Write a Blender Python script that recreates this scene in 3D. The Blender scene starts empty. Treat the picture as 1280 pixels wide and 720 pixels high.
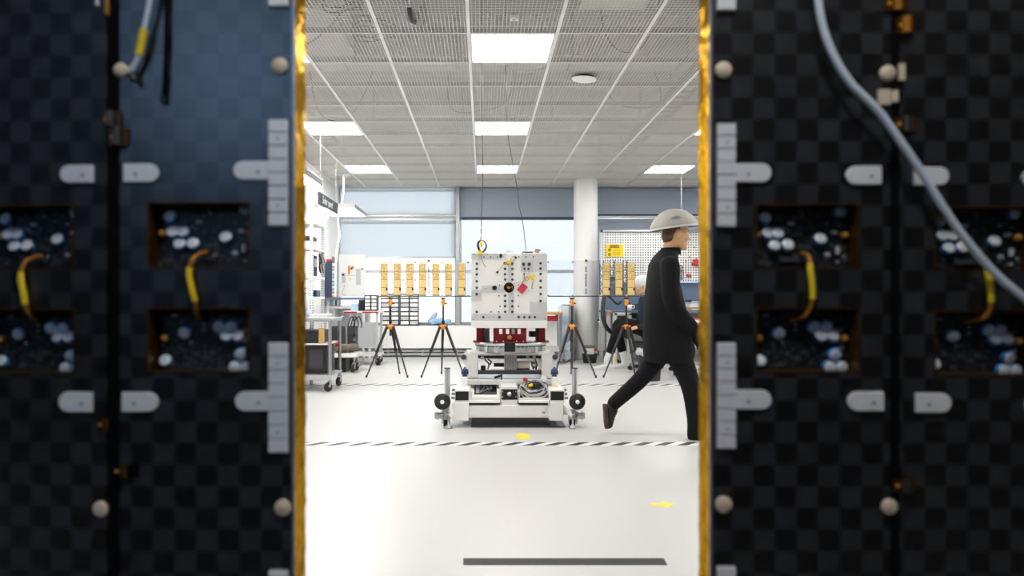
import bpy, math, random
from mathutils import Vector, Matrix
random.seed(7)
scene = bpy.context.scene
COL = scene.collection
PI = math.pi
# ---- the camera's own numbers: eye height, focal length in pixels of the 1280x720 frame, vanishing point
EYE, FPX, VX, VY = 1.05, 882.0, 603.0, 371.0
CEIL = 3.0
def P(x, y, d):
    return Vector(((x - VX) / FPX * d, d, EYE + (VY - y) / FPX * d))
def PX(x, d): return (x - VX) / FPX * d
def PZ(y, d): return EYE + (VY - y) / FPX * d

# ------------------------------------------------------------------ materials
def lin(c):
    o = []
    for v in c[:3]:
        v = v / 255.0
        o.append(v / 12.92 if v <= 0.04045 else ((v + 0.055) / 1.055) ** 2.4)
    return (o[0], o[1], o[2], 1.0)
M = {}
def mat(name, col, rough=0.5, metal=0.0, var=0.06, vscale=30.0, bump=0.0, bscale=80.0, spec=0.5, coat=0.0, emit=None, estr=0.0, trans=0.0):
    m = bpy.data.materials.new(name); m.use_nodes = True
    nt = m.node_tree; b = nt.nodes['Principled BSDF']
    b.inputs['Roughness'].default_value = rough
    b.inputs['Metallic'].default_value = metal
    b.inputs['Specular IOR Level'].default_value = spec
    b.inputs['Coat Weight'].default_value = coat
    tc = nt.nodes.new('ShaderNodeTexCoord')
    nz = nt.nodes.new('ShaderNodeTexNoise'); nz.inputs['Scale'].default_value = vscale; nz.inputs['Detail'].default_value = 3
    nt.links.new(tc.outputs['Object'], nz.inputs['Vector'])
    c = lin(col)
    mx = nt.nodes.new('ShaderNodeMix'); mx.data_type = 'RGBA'
    mx.inputs[6].default_value = tuple(max(0, v * (1 - var)) for v in c[:3]) + (1,)
    mx.inputs[7].default_value = tuple(min(1, v * (1 + var)) for v in c[:3]) + (1,)
    nt.links.new(nz.outputs['Fac'], mx.inputs[0])
    nt.links.new(mx.outputs[2], b.inputs['Base Color'])
    if bump:
        n2 = nt.nodes.new('ShaderNodeTexNoise'); n2.inputs['Scale'].default_value = bscale; n2.inputs['Detail'].default_value = 4
        nt.links.new(tc.outputs['Object'], n2.inputs['Vector'])
        bp = nt.nodes.new('ShaderNodeBump'); bp.inputs['Strength'].default_value = bump; bp.inputs['Distance'].default_value = 0.01
        nt.links.new(n2.outputs['Fac'], bp.inputs['Height']); nt.links.new(bp.outputs['Normal'], b.inputs['Normal'])
    if emit:
        b.inputs['Emission Color'].default_value = lin(emit); b.inputs['Emission Strength'].default_value = estr
    if trans:
        b.inputs['Transmission Weight'].default_value = trans
    M[name] = m
    return m

def clear_mat(name, tint, refl=0.06, body=0.0, bodycol=(240, 245, 250)):
    """thin clear sheet: see-through with a faint mirror layer and an optional milky share"""
    m = bpy.data.materials.new(name); m.use_nodes = True
    nt = m.node_tree; nt.nodes.clear()
    out = nt.nodes.new('ShaderNodeOutputMaterial')
    tr = nt.nodes.new('ShaderNodeBsdfTransparent'); tr.inputs[0].default_value = lin(tint)
    gl = nt.nodes.new('ShaderNodeBsdfGlossy'); gl.inputs['Roughness'].default_value = 0.03
    mx = nt.nodes.new('ShaderNodeMixShader')
    lw = nt.nodes.new('ShaderNodeFresnel'); lw.inputs[0].default_value = 1.45
    mul = nt.nodes.new('ShaderNodeMath'); mul.operation = 'MULTIPLY_ADD'; mul.inputs[1].default_value = 1.0; mul.inputs[2].default_value = refl - 0.03
    nt.links.new(lw.outputs[0], mul.inputs[0]); nt.links.new(mul.outputs[0], mx.inputs[0])
    nt.links.new(tr.outputs[0], mx.inputs[1]); nt.links.new(gl.outputs[0], mx.inputs[2])
    last = mx
    if body:
        df = nt.nodes.new('ShaderNodeBsdfDiffuse'); df.inputs[0].default_value = lin(bodycol)
        m2 = nt.nodes.new('ShaderNodeMixShader'); m2.inputs[0].default_value = body
        nt.links.new(mx.outputs[0], m2.inputs[1]); nt.links.new(df.outputs[0], m2.inputs[2]); last = m2
    nt.links.new(last.outputs[0], out.inputs[0])
    M[name] = m
    return m

def fabric_mat(name, col, share):
    """roller-blind cloth: part reflects, part lets daylight through"""
    m = bpy.data.materials.new(name); m.use_nodes = True
    nt = m.node_tree; nt.nodes.clear()
    out = nt.nodes.new('ShaderNodeOutputMaterial')
    tc = nt.nodes.new('ShaderNodeTexCoord'); nz = nt.nodes.new('ShaderNodeTexNoise'); nz.inputs['Scale'].default_value = 60
    nt.links.new(tc.outputs['Object'], nz.inputs['Vector'])
    c = lin(col); mxc = nt.nodes.new('ShaderNodeMix'); mxc.data_type = 'RGBA'
    mxc.inputs[6].default_value = tuple(v * .88 for v in c[:3]) + (1,); mxc.inputs[7].default_value = tuple(min(1, v * 1.1) for v in c[:3]) + (1,)
    nt.links.new(nz.outputs['Fac'], mxc.inputs[0])
    df = nt.nodes.new('ShaderNodeBsdfDiffuse'); tl = nt.nodes.new('ShaderNodeBsdfTranslucent')
    nt.links.new(mxc.outputs[2], df.inputs[0]); nt.links.new(mxc.outputs[2], tl.inputs[0])
    mx = nt.nodes.new('ShaderNodeMixShader'); mx.inputs[0].default_value = share
    nt.links.new(df.outputs[0], mx.inputs[1]); nt.links.new(tl.outputs[0], mx.inputs[2]); nt.links.new(mx.outputs[0], out.inputs[0])
    M[name] = m

def checker_mat(name, dark, light, size):
    m = bpy.data.materials.new(name); m.use_nodes = True
    nt = m.node_tree; b = nt.nodes['Principled BSDF']
    tc = nt.nodes.new('ShaderNodeTexCoord'); mp = nt.nodes.new('ShaderNodeMapping')
    mp.inputs['Location'].default_value = (0.31, 0.5, 0.27); mp.inputs['Scale'].default_value = (1 / size, 0.001, 1 / size)
    ck = nt.nodes.new('ShaderNodeTexChecker'); ck.inputs['Scale'].default_value = 1.0
    nt.links.new(tc.outputs['Object'], mp.inputs['Vector']); nt.links.new(mp.outputs[0], ck.inputs['Vector'])
    wn = nt.nodes.new('ShaderNodeTexNoise'); wn.inputs['Scale'].default_value = 9; wn.inputs['Detail'].default_value = 2
    nt.links.new(tc.outputs['Object'], wn.inputs['Vector'])
    mul = nt.nodes.new('ShaderNodeMath'); mul.operation = 'MULTIPLY'
    nt.links.new(ck.outputs['Fac'], mul.inputs[0]); nt.links.new(wn.outputs['Fac'], mul.inputs[1])
    m2 = nt.nodes.new('ShaderNodeMath'); m2.operation = 'MULTIPLY'; m2.inputs[1].default_value = 1.8; m2.use_clamp = True
    nt.links.new(mul.outputs[0], m2.inputs[0])
    mx = nt.nodes.new('ShaderNodeMix'); mx.data_type = 'RGBA'; mx.inputs[6].default_value = lin(dark); mx.inputs[7].default_value = lin(light)
    nt.links.new(m2.outputs[0], mx.inputs[0]); nt.links.new(mx.outputs[2], b.inputs['Base Color'])
    b.inputs['Roughness'].default_value = 0.32
    b.inputs['Specular IOR Level'].default_value = 0.9
    M[name] = m

def dots_mat(name, base, dot, pitch, rad, plane='xz', rough=0.5):
    """sheet drilled with a square grid of small dark holes"""
    m = bpy.data.materials.new(name); m.use_nodes = True
    nt = m.node_tree; b = nt.nodes['Principled BSDF']; b.inputs['Roughness'].default_value = rough
    tc = nt.nodes.new('ShaderNodeTexCoord'); sp = nt.nodes.new('ShaderNodeSeparateXYZ'); nt.links.new(tc.outputs['Object'], sp.inputs[0])
    sq = []
    for ax in plane:
        d = nt.nodes.new('ShaderNodeMath'); d.operation = 'DIVIDE'; d.inputs[1].default_value = pitch
        nt.links.new(sp.outputs['XYZ'.index(ax.upper())], d.inputs[0])
        f = nt.nodes.new('ShaderNodeMath'); f.operation = 'FRACT'; nt.links.new(d.outputs[0], f.inputs[0])
        s = nt.nodes.new('ShaderNodeMath'); s.operation = 'SUBTRACT'; s.inputs[1].default_value = 0.5; nt.links.new(f.outputs[0], s.inputs[0])
        q = nt.nodes.new('ShaderNodeMath'); q.operation = 'MULTIPLY'; nt.links.new(s.outputs[0], q.inputs[0]); nt.links.new(s.outputs[0], q.inputs[1])
        sq.append(q)
    a = nt.nodes.new('ShaderNodeMath'); a.operation = 'ADD'; nt.links.new(sq[0].outputs[0], a.inputs[0]); nt.links.new(sq[1].outputs[0], a.inputs[1])
    lt = nt.nodes.new('ShaderNodeMath'); lt.operation = 'LESS_THAN'; lt.inputs[1].default_value = rad * rad; nt.links.new(a.outputs[0], lt.inputs[0])
    mx = nt.nodes.new('ShaderNodeMix'); mx.data_type = 'RGBA'; mx.inputs[6].default_value = lin(base); mx.inputs[7].default_value = lin(dot)
    nt.links.new(lt.outputs[0], mx.inputs[0]); nt.links.new(mx.outputs[2], b.inputs['Base Color'])
    M[name] = m

def pcb_mat(name):
    m = bpy.data.materials.new(name); m.use_nodes = True
    nt = m.node_tree; b = nt.nodes['Principled BSDF']; b.inputs['Roughness'].default_value = 0.45
    tc = nt.nodes.new('ShaderNodeTexCoord'); v = nt.nodes.new('ShaderNodeTexVoronoi'); v.inputs['Scale'].default_value = 260; v.distance = 'CHEBYCHEV'
    nt.links.new(tc.outputs['Object'], v.inputs['Vector'])
    r = nt.nodes.new('ShaderNodeValToRGB'); e = r.color_ramp.elements
    e[0].position = 0.0; e[0].color = lin((12, 16, 20)); e[1].position = 1.0; e[1].color = lin((120, 122, 124))
    x = r.color_ramp.elements.new(0.72); x.color = lin((22, 27, 30))
    nt.links.new(v.outputs['Color'], r.inputs[0]); nt.links.new(r.outputs[0], b.inputs['Base Color'])
    M[name] = m

# ------------------------------------------------------------------ mesh collector
ORG = {}
class MB:
    def __init__(s): s.v = []; s.f = []; s.m = []; s.s = []
    def add(s, vs, fs, m=0, smooth=False):
        o = len(s.v); s.v.extend(Vector(v) for v in vs)
        for f in fs:
            s.f.append([i + o for i in f]); s.m.append(m); s.s.append(smooth)
        return s
    def box(s, x0, x1, y0, y1, z0, z1, m=0):
        vs = [(x, y, z) for z in (z0, z1) for y in (y0, y1) for x in (x0, x1)]
        return s.add(vs, [(0, 2, 3, 1), (4, 5, 7, 6), (0, 1, 5, 4), (2, 6, 7, 3), (0, 4, 6, 2), (1, 3, 7, 5)], m)
    def obox(s, c, size, rot=None, m=0):
        h = [q / 2 for q in size]; R = rot or Matrix.Identity(3); c = Vector(c)
        vs = [c + R @ Vector((x * h[0], y * h[1], z * h[2])) for z in (-1, 1) for y in (-1, 1) for x in (-1, 1)]
        return s.add(vs, [(0, 2, 3, 1), (4, 5, 7, 6), (0, 1, 5, 4), (2, 6, 7, 3), (0, 4, 6, 2), (1, 3, 7, 5)], m)
    def bar(s, p0, p1, w, h=None, m=0):
        p0, p1 = Vector(p0), Vector(p1); d = p1 - p0; q = d.to_track_quat('Y', 'Z').to_matrix()
        return s.obox((p0 + p1) / 2, (w, d.length, h or w), q, m)
    def cyl(s, p0, p1, r0, r1=None, n=16, m=0, caps=True, smooth=True):
        p0, p1 = Vector(p0), Vector(p1); r1 = r0 if r1 is None else r1
        R = (p1 - p0).to_track_quat('Z', 'Y').to_matrix()
        vs = []
        for p, r in ((p0, r0), (p1, r1)):
            for i in range(n):
                a = 2 * PI * i / n; vs.append(p + R @ Vector((r * math.cos(a), r * math.sin(a), 0)))
        s.add(vs, [(i, (i + 1) % n, n + (i + 1) % n, n + i) for i in range(n)], m, smooth)
        if caps:
            s.add(vs[:n], [tuple(reversed(range(n)))], m); s.add(vs[n:], [tuple(range(n))], m)
        return s
    def lathe(s, prof, c, axis=(0, 0, 1), n=24, m=0, smooth=True):
        R = Vector(axis).to_track_quat('Z', 'Y').to_matrix(); c = Vector(c); vs = []
        for r, z in prof:
            for i in range(n):
                a = 2 * PI * i / n; vs.append(c + R @ Vector((r * math.cos(a), r * math.sin(a), z)))
        k = len(prof)
        fs = [(j * n + i, j * n + (i + 1) % n, (j + 1) * n + (i + 1) % n, (j + 1) * n + i) for j in range(k - 1) for i in range(n)]
        s.add(vs, fs, m, smooth)
        if prof[0][0] > 1e-5: s.add(vs[:n], [tuple(reversed(range(n)))], m)
        if prof[-1][0] > 1e-5: s.add(vs[-n:], [tuple(range(n))], m)
        return s
    def loft(s, rings, m=0, smooth=True, caps=True):
        n = len(rings[0]); vs = [p for r in rings for p in r]; k = len(rings)
        fs = [(j * n + i, j * n + (i + 1) % n, (j + 1) * n + (i + 1) % n, (j + 1) * n + i) for j in range(k - 1) for i in range(n)]
        s.add(vs, fs, m, smooth)
        if caps:
            s.add(rings[0], [tuple(reversed(range(n)))], m, smooth); s.add(rings[-1], [tuple(range(n))], m, smooth)
        return s
    def tube(s, pts, r, n=8, m=0, closed=False, smooth=True):
        pts = [Vector(p) for p in pts]; k = len(pts)
        rs = r if isinstance(r, (list, tuple)) else [r] * k
        rings = []; up = None
        for i in range(k):
            a = pts[(i - 1) % k] if closed or i > 0 else pts[i]; b = pts[(i + 1) % k] if closed or i < k - 1 else pts[i]
            t = (b - a).normalized() if (b - a).length > 1e-9 else Vector((0, 0, 1))
            if up is None:
                up = t.cross(Vector((0, 0, 1)));
                if up.length < 1e-3: up = t.cross(Vector((0, 1, 0)))
            up = (up - t * up.dot(t)).normalized(); w = t.cross(up)
            rings.append([pts[i] + (up * math.cos(2 * PI * j / n) + w * math.sin(2 * PI * j / n)) * rs[i] for j in range(n)])
        if closed: rings.append(rings[0])
        return s.loft(rings, m, smooth, not closed)
    def ell(s, c, rad, n=16, k=10, m=0, rot=None):
        R = rot or Matrix.Identity(3); c = Vector(c); rings = []
        for j in range(k + 1):
            t = PI * (j + 0.0001) / (k + 0.0002) - PI / 2
            rings.append([c + R @ Vector((rad[0] * math.cos(t) * math.cos(2 * PI * i / n), rad[1] * math.cos(t) * math.sin(2 * PI * i / n), rad[2] * math.sin(t))) for i in range(n)])
        return s.loft(rings, m, True)
    def prism(s, poly, y0, y1, m=0):
        """poly in (x, z), extruded along y"""
        n = len(poly); vs = [(x, y0, z) for x, z in poly] + [(x, y1, z) for x, z in poly]
        area = sum(poly[i][0] * poly[(i + 1) % n][1] - poly[(i + 1) % n][0] * poly[i][1] for i in range(n))
        if area < 0: vs = [(x, y0, z) for x, z in reversed(poly)] + [(x, y1, z) for x, z in reversed(poly)]
        return s.add(vs, [tuple(range(n)), tuple(reversed(range(n, 2 * n)))] + [(i + n, (i + 1) % n + n, (i + 1) % n, i) for i in range(n)], m)
    def flat(s, poly, z0, z1, m=0):
        """poly in (x, y), extruded along z"""
        n = len(poly)
        area = sum(poly[i][0] * poly[(i + 1) % n][1] - poly[(i + 1) % n][0] * poly[i][1] for i in range(n))
        if area < 0: poly = list(reversed(poly))
        vs = [(x, y, z0) for x, y in poly] + [(x, y, z1) for x, y in poly]
        return s.add(vs, [tuple(reversed(range(n))), tuple(range(n, 2 * n))] + [(i, (i + 1) % n, (i + 1) % n + n, i + n) for i in range(n)], m)
    def build(s, name, mats, parent=None, bevel=0.0, origin=None):
        if not isinstance(mats, (list, tuple)): mats = [mats]
        if origin is not None: o = Vector(origin)
        elif parent is not None: o = ORG[parent.name]
        else:
            lo = [min(v[i] for v in s.v) for i in range(3)]; hi = [max(v[i] for v in s.v) for i in range(3)]
            o = Vector(((lo[0] + hi[0]) / 2, (lo[1] + hi[1]) / 2, lo[2]))
        me = bpy.data.meshes.new(name)
        me.from_pydata([tuple(v - o) for v in s.v], [], s.f)
        for mm in mats: me.materials.append(M[mm])
        me.polygons.foreach_set('material_index', s.m); me.polygons.foreach_set('use_smooth', s.s)
        me.update()
        ob = bpy.data.objects.new(name, me); COL.objects.link(ob)
        if parent is not None:
            ob.parent = parent; ob.location = o - ORG[parent.name]
        else: ob.location = o
        ORG[ob.name] = o
        if bevel:
            b = ob.modifiers.new('bevel', 'BEVEL'); b.width = bevel; b.segments = 2; b.limit_method = 'ANGLE'; b.angle_limit = 0.7
        return ob

def tag(o, label=None, cat=None, group=None, kind=None):
    if label: o['label'] = label
    if cat: o['category'] = cat
    if group: o['group'] = group
    if kind: o['kind'] = kind
    return o
def thing(name, loc, label, cat, group=None):
    o = bpy.data.objects.new(name, None); COL.objects.link(o); o.location = loc; o.empty_display_size = 0.05
    ORG[o.name] = Vector(loc)
    return tag(o, label, cat, group)
def struct(mb, name, mats, **k):
    return tag(mb.build(name, mats, **k), kind='structure')
def smooth_path(pts, sub=6, closed=False):
    pts = [Vector(p) for p in pts]; n = len(pts); out = []
    rng = n if closed else n - 1
    for i in range(rng):
        p1, p2 = pts[i], pts[(i + 1) % n]
        p0 = pts[i - 1] if (closed or i > 0) else p1 * 2 - p2
        p3 = pts[(i + 2) % n] if (closed or i < n - 2) else p2 * 2 - p1
        for k in range(sub):
            t = k / sub
            out.append(0.5 * ((2 * p1) + (p2 - p0) * t + (2 * p0 - 5 * p1 + 4 * p2 - p3) * t * t + (3 * p1 - p0 - 3 * p2 + p3) * t ** 3))
    if not closed: out.append(pts[-1])
    return out
def text(s, size, m, name, parent, loc, rot=(PI / 2, 0, 0), align='CENTER', depth=0.0004):
    cu = bpy.data.curves.new('lettering_curve', 'FONT'); cu.body = s; cu.size = size; cu.align_x = align; cu.align_y = 'CENTER'; cu.extrude = depth
    t = bpy.data.objects.new('lettering_tmp', cu); COL.objects.link(t)
    dg = bpy.context.evaluated_depsgraph_get(); me = bpy.data.meshes.new_from_object(t.evaluated_get(dg))
    bpy.data.objects.remove(t)
    me.materials.clear(); me.materials.append(M[m])
    ob = bpy.data.objects.new(name, me); COL.objects.link(ob); ob.parent = parent
    ob.location = Vector(loc) - ORG[parent.name]; ob.rotation_euler = rot
    ORG[ob.name] = Vector(loc)
    return ob
def remeshed(mb, name, m, parent, voxel, sm=6, fac=0.5):
    """joins overlapping closed shapes into one continuous skin"""
    ob = mb.build(name, m, parent)
    r = ob.modifiers.new('r', 'REMESH'); r.mode = 'VOXEL'; r.voxel_size = voxel; r.use_smooth_shade = True
    s = ob.modifiers.new('s', 'SMOOTH'); s.iterations = sm; s.factor = fac
    dg = bpy.context.evaluated_depsgraph_get(); me = bpy.data.meshes.new_from_object(ob.evaluated_get(dg))
    ob.modifiers.clear(); ob.data = me
    me.materials.clear(); me.materials.append(M[m])
    me.polygons.foreach_set('use_smooth', [True] * len(me.polygons)); me.polygons.foreach_set('material_index', [0] * len(me.polygons))
    return ob
def disc(c, r, n=24, a0=0, a1=2 * PI):
    return [(c[0] + r * math.cos(a0 + (a1 - a0) * i / n), c[1] + r * math.sin(a0 + (a1 - a0) * i / n)) for i in range(n + (0 if abs(a1 - a0 - 2 * PI) < 1e-6 else 1))]

# ------------------------------------------------------------------ palette
mat('white_wall', (240, 240, 238), 0.6, var=0.02)
mat('added_rear_dark', (48, 50, 54), 0.7)  # dark colour of the surfaces added behind the camera
mat('slab_grey', (170, 169, 166), 0.8, var=0.1, vscale=2)
mat('grid_white', (236, 234, 230), 0.45, var=0.02)
mat('grid_web_shaded', (96, 95, 93), 0.5, metal=0.3)  # white tee-bar webs, their shade put into a grey colour
mat('duct_grey', (205, 203, 198), 0.5, metal=0.2, var=0.1, vscale=3)
mat('duct_beige', (222, 216, 204), 0.6)
mat('dark_cable', (40, 41, 44), 0.5)
mat('white_paint', (238, 237, 234), 0.35, var=0.02)
mat('off_white', (234, 232, 227), 0.4, var=0.03)
mat('pale_tape', (214, 214, 214), 0.35, metal=0.25, var=0.03)
mat('aluminium', (196, 198, 200), 0.35, metal=0.8, var=0.08)
mat('steel', (170, 171, 172), 0.3, metal=0.9, var=0.12)
mat('dark_steel', (86, 86, 86), 0.35, metal=0.8, var=0.15)
mat('black', (18, 18, 19), 0.45)
mat('black_gloss', (12, 12, 14), 0.2)
mat('rubber', (30, 30, 31), 0.7)
mat('charcoal', (58, 60, 64), 0.6)
mat('mid_grey', (130, 132, 134), 0.55)
mat('light_grey', (196, 198, 200), 0.5)
mat('red_paint', (122, 14, 22), 0.35)
mat('red', (186, 32, 40), 0.5)
mat('red_tag', (196, 58, 72), 0.7, var=0.1)
mat('orange', (226, 140, 36), 0.4)
mat('yellow', (240, 208, 30), 0.5)
mat('yellow_tape', (250, 216, 70), 0.5)
mat('kapton', (176, 112, 30), 0.3, metal=0.2, var=0.2)
mat('blue_cast', (38, 66, 104), 0.4, metal=0.2)
mat('navy', (44, 58, 82), 0.6)
mat('bench_blue', (92, 110, 134), 0.6)
mat('pale_blue', (176, 200, 224), 0.5)
mat('gold_board', (220, 190, 122), 0.45, var=0.05, metal=0.15)
mat('brown_line', (112, 82, 40), 0.5)
mat('wood', (196, 150, 86), 0.5, var=0.15)
mat('cable_grey', (176, 178, 180), 0.45)
mat('cable_white', (205, 216, 230), 0.4)
mat('brown_mesh', (112, 98, 84), 0.8, var=0.4, vscale=60, bump=0.5)
mat('gold_foil', (172, 138, 84), 0.2, metal=1.0, var=0.5, vscale=16, bump=0.8, bscale=14)
M['gold_foil'].node_tree.nodes['Principled BSDF'].inputs['Specular Tint'].default_value = lin((206, 180, 134))
mat('carbon_rim', (126, 134, 144), 0.35, metal=0.5)
mat('tab_metal', (226, 228, 232), 0.38, metal=0.0, var=0.08, vscale=120)
mat('button_beige', (214, 196, 172), 0.5)
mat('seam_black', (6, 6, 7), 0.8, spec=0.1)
mat('recess_gold', (84, 54, 14), 0.4, metal=0.6, var=0.3)
mat('cap_silver', (226, 232, 240), 0.35, metal=0.1)
mat('cap_blue_reflection', (70, 156, 226), 0.35)  # blue reflection on the cans, put in as a side colour
mat('chip', (70, 74, 78), 0.5, var=0.5, vscale=200)
mat('coat_black', (17, 17, 19), 0.85, spec=0.2)
mat('trouser_black', (20, 20, 22), 0.85, spec=0.2)
mat('shoe_brown', (70, 52, 34), 0.6)
mat('shoe_white', (222, 222, 220), 0.6)
mat('sock_white', (224, 224, 222), 0.8)
mat('skin', (206, 158, 116), 0.55, var=0.05)
mat('hair_brown', (84, 60, 38), 0.7)
mat('cap_grey', (156, 152, 145), 0.6)
mat('net_white', (228, 228, 228), 0.8, var=0.12, vscale=120)
mat('jacket_navy', (40, 48, 62), 0.8, spec=0.2)
mat('eye_white', (230, 228, 224), 0.3)
mat('floor_black', (34, 34, 35), 0.6, var=0.2, vscale=90)
mat('lamp_lit', (255, 255, 255), 0.5, emit=(255, 253, 249), estr=26.0)
mat('bench_lamp_lit', (255, 255, 255), 0.5, emit=(250, 252, 255), estr=13.0)
mat('floor_epoxy', (200, 199, 197), 0.32, var=0.015, vscale=1.5, spec=0.5)
mat('bag_plastic', (150, 184, 214), 0.25, var=0.3, vscale=40)
mat('wrap_plastic', (216, 224, 232), 0.25, var=0.1, vscale=25, bump=0.6, bscale=30)
mat('sign_dark', (40, 44, 52), 0.4)
mat('sign_grey', (112, 122, 136), 0.5)
mat('letter_white', (240, 242, 244), 0.5)
mat('brown_ink', (110, 66, 20), 0.6)
mat('olive_ink', (158, 132, 22), 0.6)
mat('orange_jack', (206, 142, 60), 0.4)
clear_mat('window_glass', (179, 178, 176), 0.06)
clear_mat('window_glass_bright', (214, 213, 210), 0.06)  # clearer copy of the glass, brightening the overexposed left window
clear_mat('tinted_glass', (206, 226, 246), 0.06)  # blue tint for the window added behind the camera
clear_mat('acrylic', (250, 251, 252), 0.005, body=0.04)
clear_mat('bin_clear', (230, 236, 240), 0.05, body=0.45)
fabric_mat('blind_lit', (244, 248, 251), 0.9)  # bright copy of the blind cloth, left-side glare put into its colour
fabric_mat('blind_dim', (184, 194, 207), 0.36)  # dimmer copy of the same cloth, for the blinds outside the glare
checker_mat('carbon', (8, 8, 9), (44, 47, 52), 27 * 1.4 / 882)
dots_mat('pegboard', (236, 236, 234), (44, 46, 50), 0.0405, 0.29)
dots_mat('upright_holes', (228, 230, 232), (110, 114, 118), 0.03, 0.26)
pcb_mat('pcb')
# ================================================================== THE ROOM
XL, XR, YR, YB = -2.56, 6.2, -2.2, 12.5
struct(MB().box(XL, XR, 1.0, YB, -0.08, 0.0), 'floor', 'floor_epoxy')
struct(MB().box(XL, XR, YR, 1.0, -0.08, 0.0), 'added_floor_rear', 'added_rear_dark')  # unseen dark floor, added to keep the panel reflections dark
struct(MB().box(XL - 0.12, XL, 1.2, YB + 0.3, 0.0, 4.1), 'wall_left', 'white_wall')
struct(MB().box(XL - 0.12, XL, YR, 1.2, 0.0, 4.1), 'added_wall_left_rear', 'added_rear_dark')  # unseen dark stretch of wall, added to darken the outer left panel
struct(MB().box(XR, XR + 0.12, YR, YB + 0.3, 0.0, 4.1), 'wall_right', 'white_wall')
# rear wall and high window behind the camera, added to shape the panel sheen
RW = (-2.32, -1.2, 2.1, 3.7)
w = MB()
w.box(XL, RW[0], YR - 0.12, YR, 0, 4.1); w.box(RW[1], XR, YR - 0.12, YR, 0, 4.1)
w.box(RW[0], RW[1], YR - 0.12, YR, 0, RW[2]); w.box(RW[0], RW[1], YR - 0.12, YR, RW[3], 4.1)
struct(w, 'added_wall_rear', 'added_rear_dark')
def window(name, x0, x1, y, z0, z1, fr=0.03, rails=(), pane='window_glass'):
    f = MB()
    f.box(x0, x0 + fr, y - 0.04, y + 0.04, z0, z1); f.box(x1 - fr, x1, y - 0.04, y + 0.04, z0, z1)
    f.box(x0 + fr, x1 - fr, y - 0.04, y + 0.04, z0, z0 + fr); f.box(x0 + fr, x1 - fr, y - 0.04, y + 0.04, z1 - fr, z1)
    for r, h in rails: f.box(x0 + fr, x1 - fr, y - 0.045, y + 0.045, r, r + h)
    o = struct(f, name, 'aluminium')
    MB().box(x0 + fr, x1 - fr, y - 0.006, y + 0.006, z0 + fr, z1 - fr).build('glass', pane, o)
    return o
window('added_window', RW[0], RW[1], YR - 0.06, RW[2], RW[3], pane='tinted_glass')  # unseen window, added so its blue daylight gives the left panel sheen
# back wall: parapet and header around the band of windows
Z_SILL, Z_TRAN = PZ(405, YB), PZ(272, YB)
XM0, XM1 = PX(570, YB), PX(574.5, YB)
XP = PX(747, YB) - 0.30
w = MB()
w.box(XL, XR, YB, YB + 0.25, 0, Z_SILL); w.box(XL, XR, YB, YB + 0.25, CEIL, 4.1)
struct(w, 'wall_back', 'white_wall')
window('window_1', XL, XM0, YB + 0.14, Z_SILL, CEIL, 0.03, ((PZ(341, YB), 0.055), (Z_TRAN - 0.03, 0.06)), pane='window_glass_bright')
window('window_2', XM1, PX(735, YB), YB + 0.14, Z_SILL, CEIL, 0.03, ((PZ(341, YB), 0.055), (Z_TRAN - 0.03, 0.06)))
window('window_3', PX(735, YB), XR, YB + 0.14, Z_SILL, CEIL, 0.03, ((Z_TRAN - 0.03, 0.06),))
struct(MB().box(XM0, XM1, YB - 0.06, YB + 0.2, Z_SILL, CEIL), 'trim_1', 'aluminium', bevel=0.004)
struct(MB().box(XL, XR, YB - 0.05, YB + 0.14, Z_SILL - 0.02, Z_SILL + 0.012), 'trim_2', 'mid_grey')
struct(MB().box(XL, XR, YB - 0.02, YB, 0, 0.10), 'baseboard_back', 'mid_grey')
struct(MB().box(XL, XL + 0.015, YR, YB, 0, 0.09), 'baseboard_left', 'light_grey')
# convector casing and heating pipes under the windows
cas = MB(); cas.box(XL + 0.02, PX(717, YB), YB - 0.26, YB - 0.002, 0.155, Z_SILL - 0.022)
cas = cas.build('convector_casing', 'white_paint', bevel=0.006)
tag(cas, 'long white convector casing running below the window sill', 'radiator casing')
for k in range(int((PX(717, YB) - XL) / 1.1)):
    MB().box(XL + 0.9 + k * 1.1, XL + 0.905 + k * 1.1, YB - 0.2615, YB - 0.26, 0.17, Z_SILL - 0.03).build('joint_line', 'light_grey', cas)
for z, lab in ((0.105, 'upper grey heating pipe along the floor under the white window casing'), (0.045, 'lower grey heating pipe along the floor under the white window casing')):
    t = MB(); t.cyl((XL + 0.02, YB - 0.16, z), (PX(717, YB), YB - 0.16, z), 0.022, n=12)
    for k in range(6): t.box(XL + 0.3 + k * 0.6, XL + 0.33 + k * 0.6, YB - 0.18, YB - 0.02, z - 0.028, z + 0.028)
    tag(t.build('heating_pipe', 'light_grey'), lab, 'pipe', 'heating pipes under the window')
# round column
c = MB(); cx, cy, cr = PX(732, 11.9), 11.9, 0.2
c.cyl((cx, cy, 0), (cx, cy, CEIL + 1.0), cr, n=40)
struct(c, 'column', 'white_wall')

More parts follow.
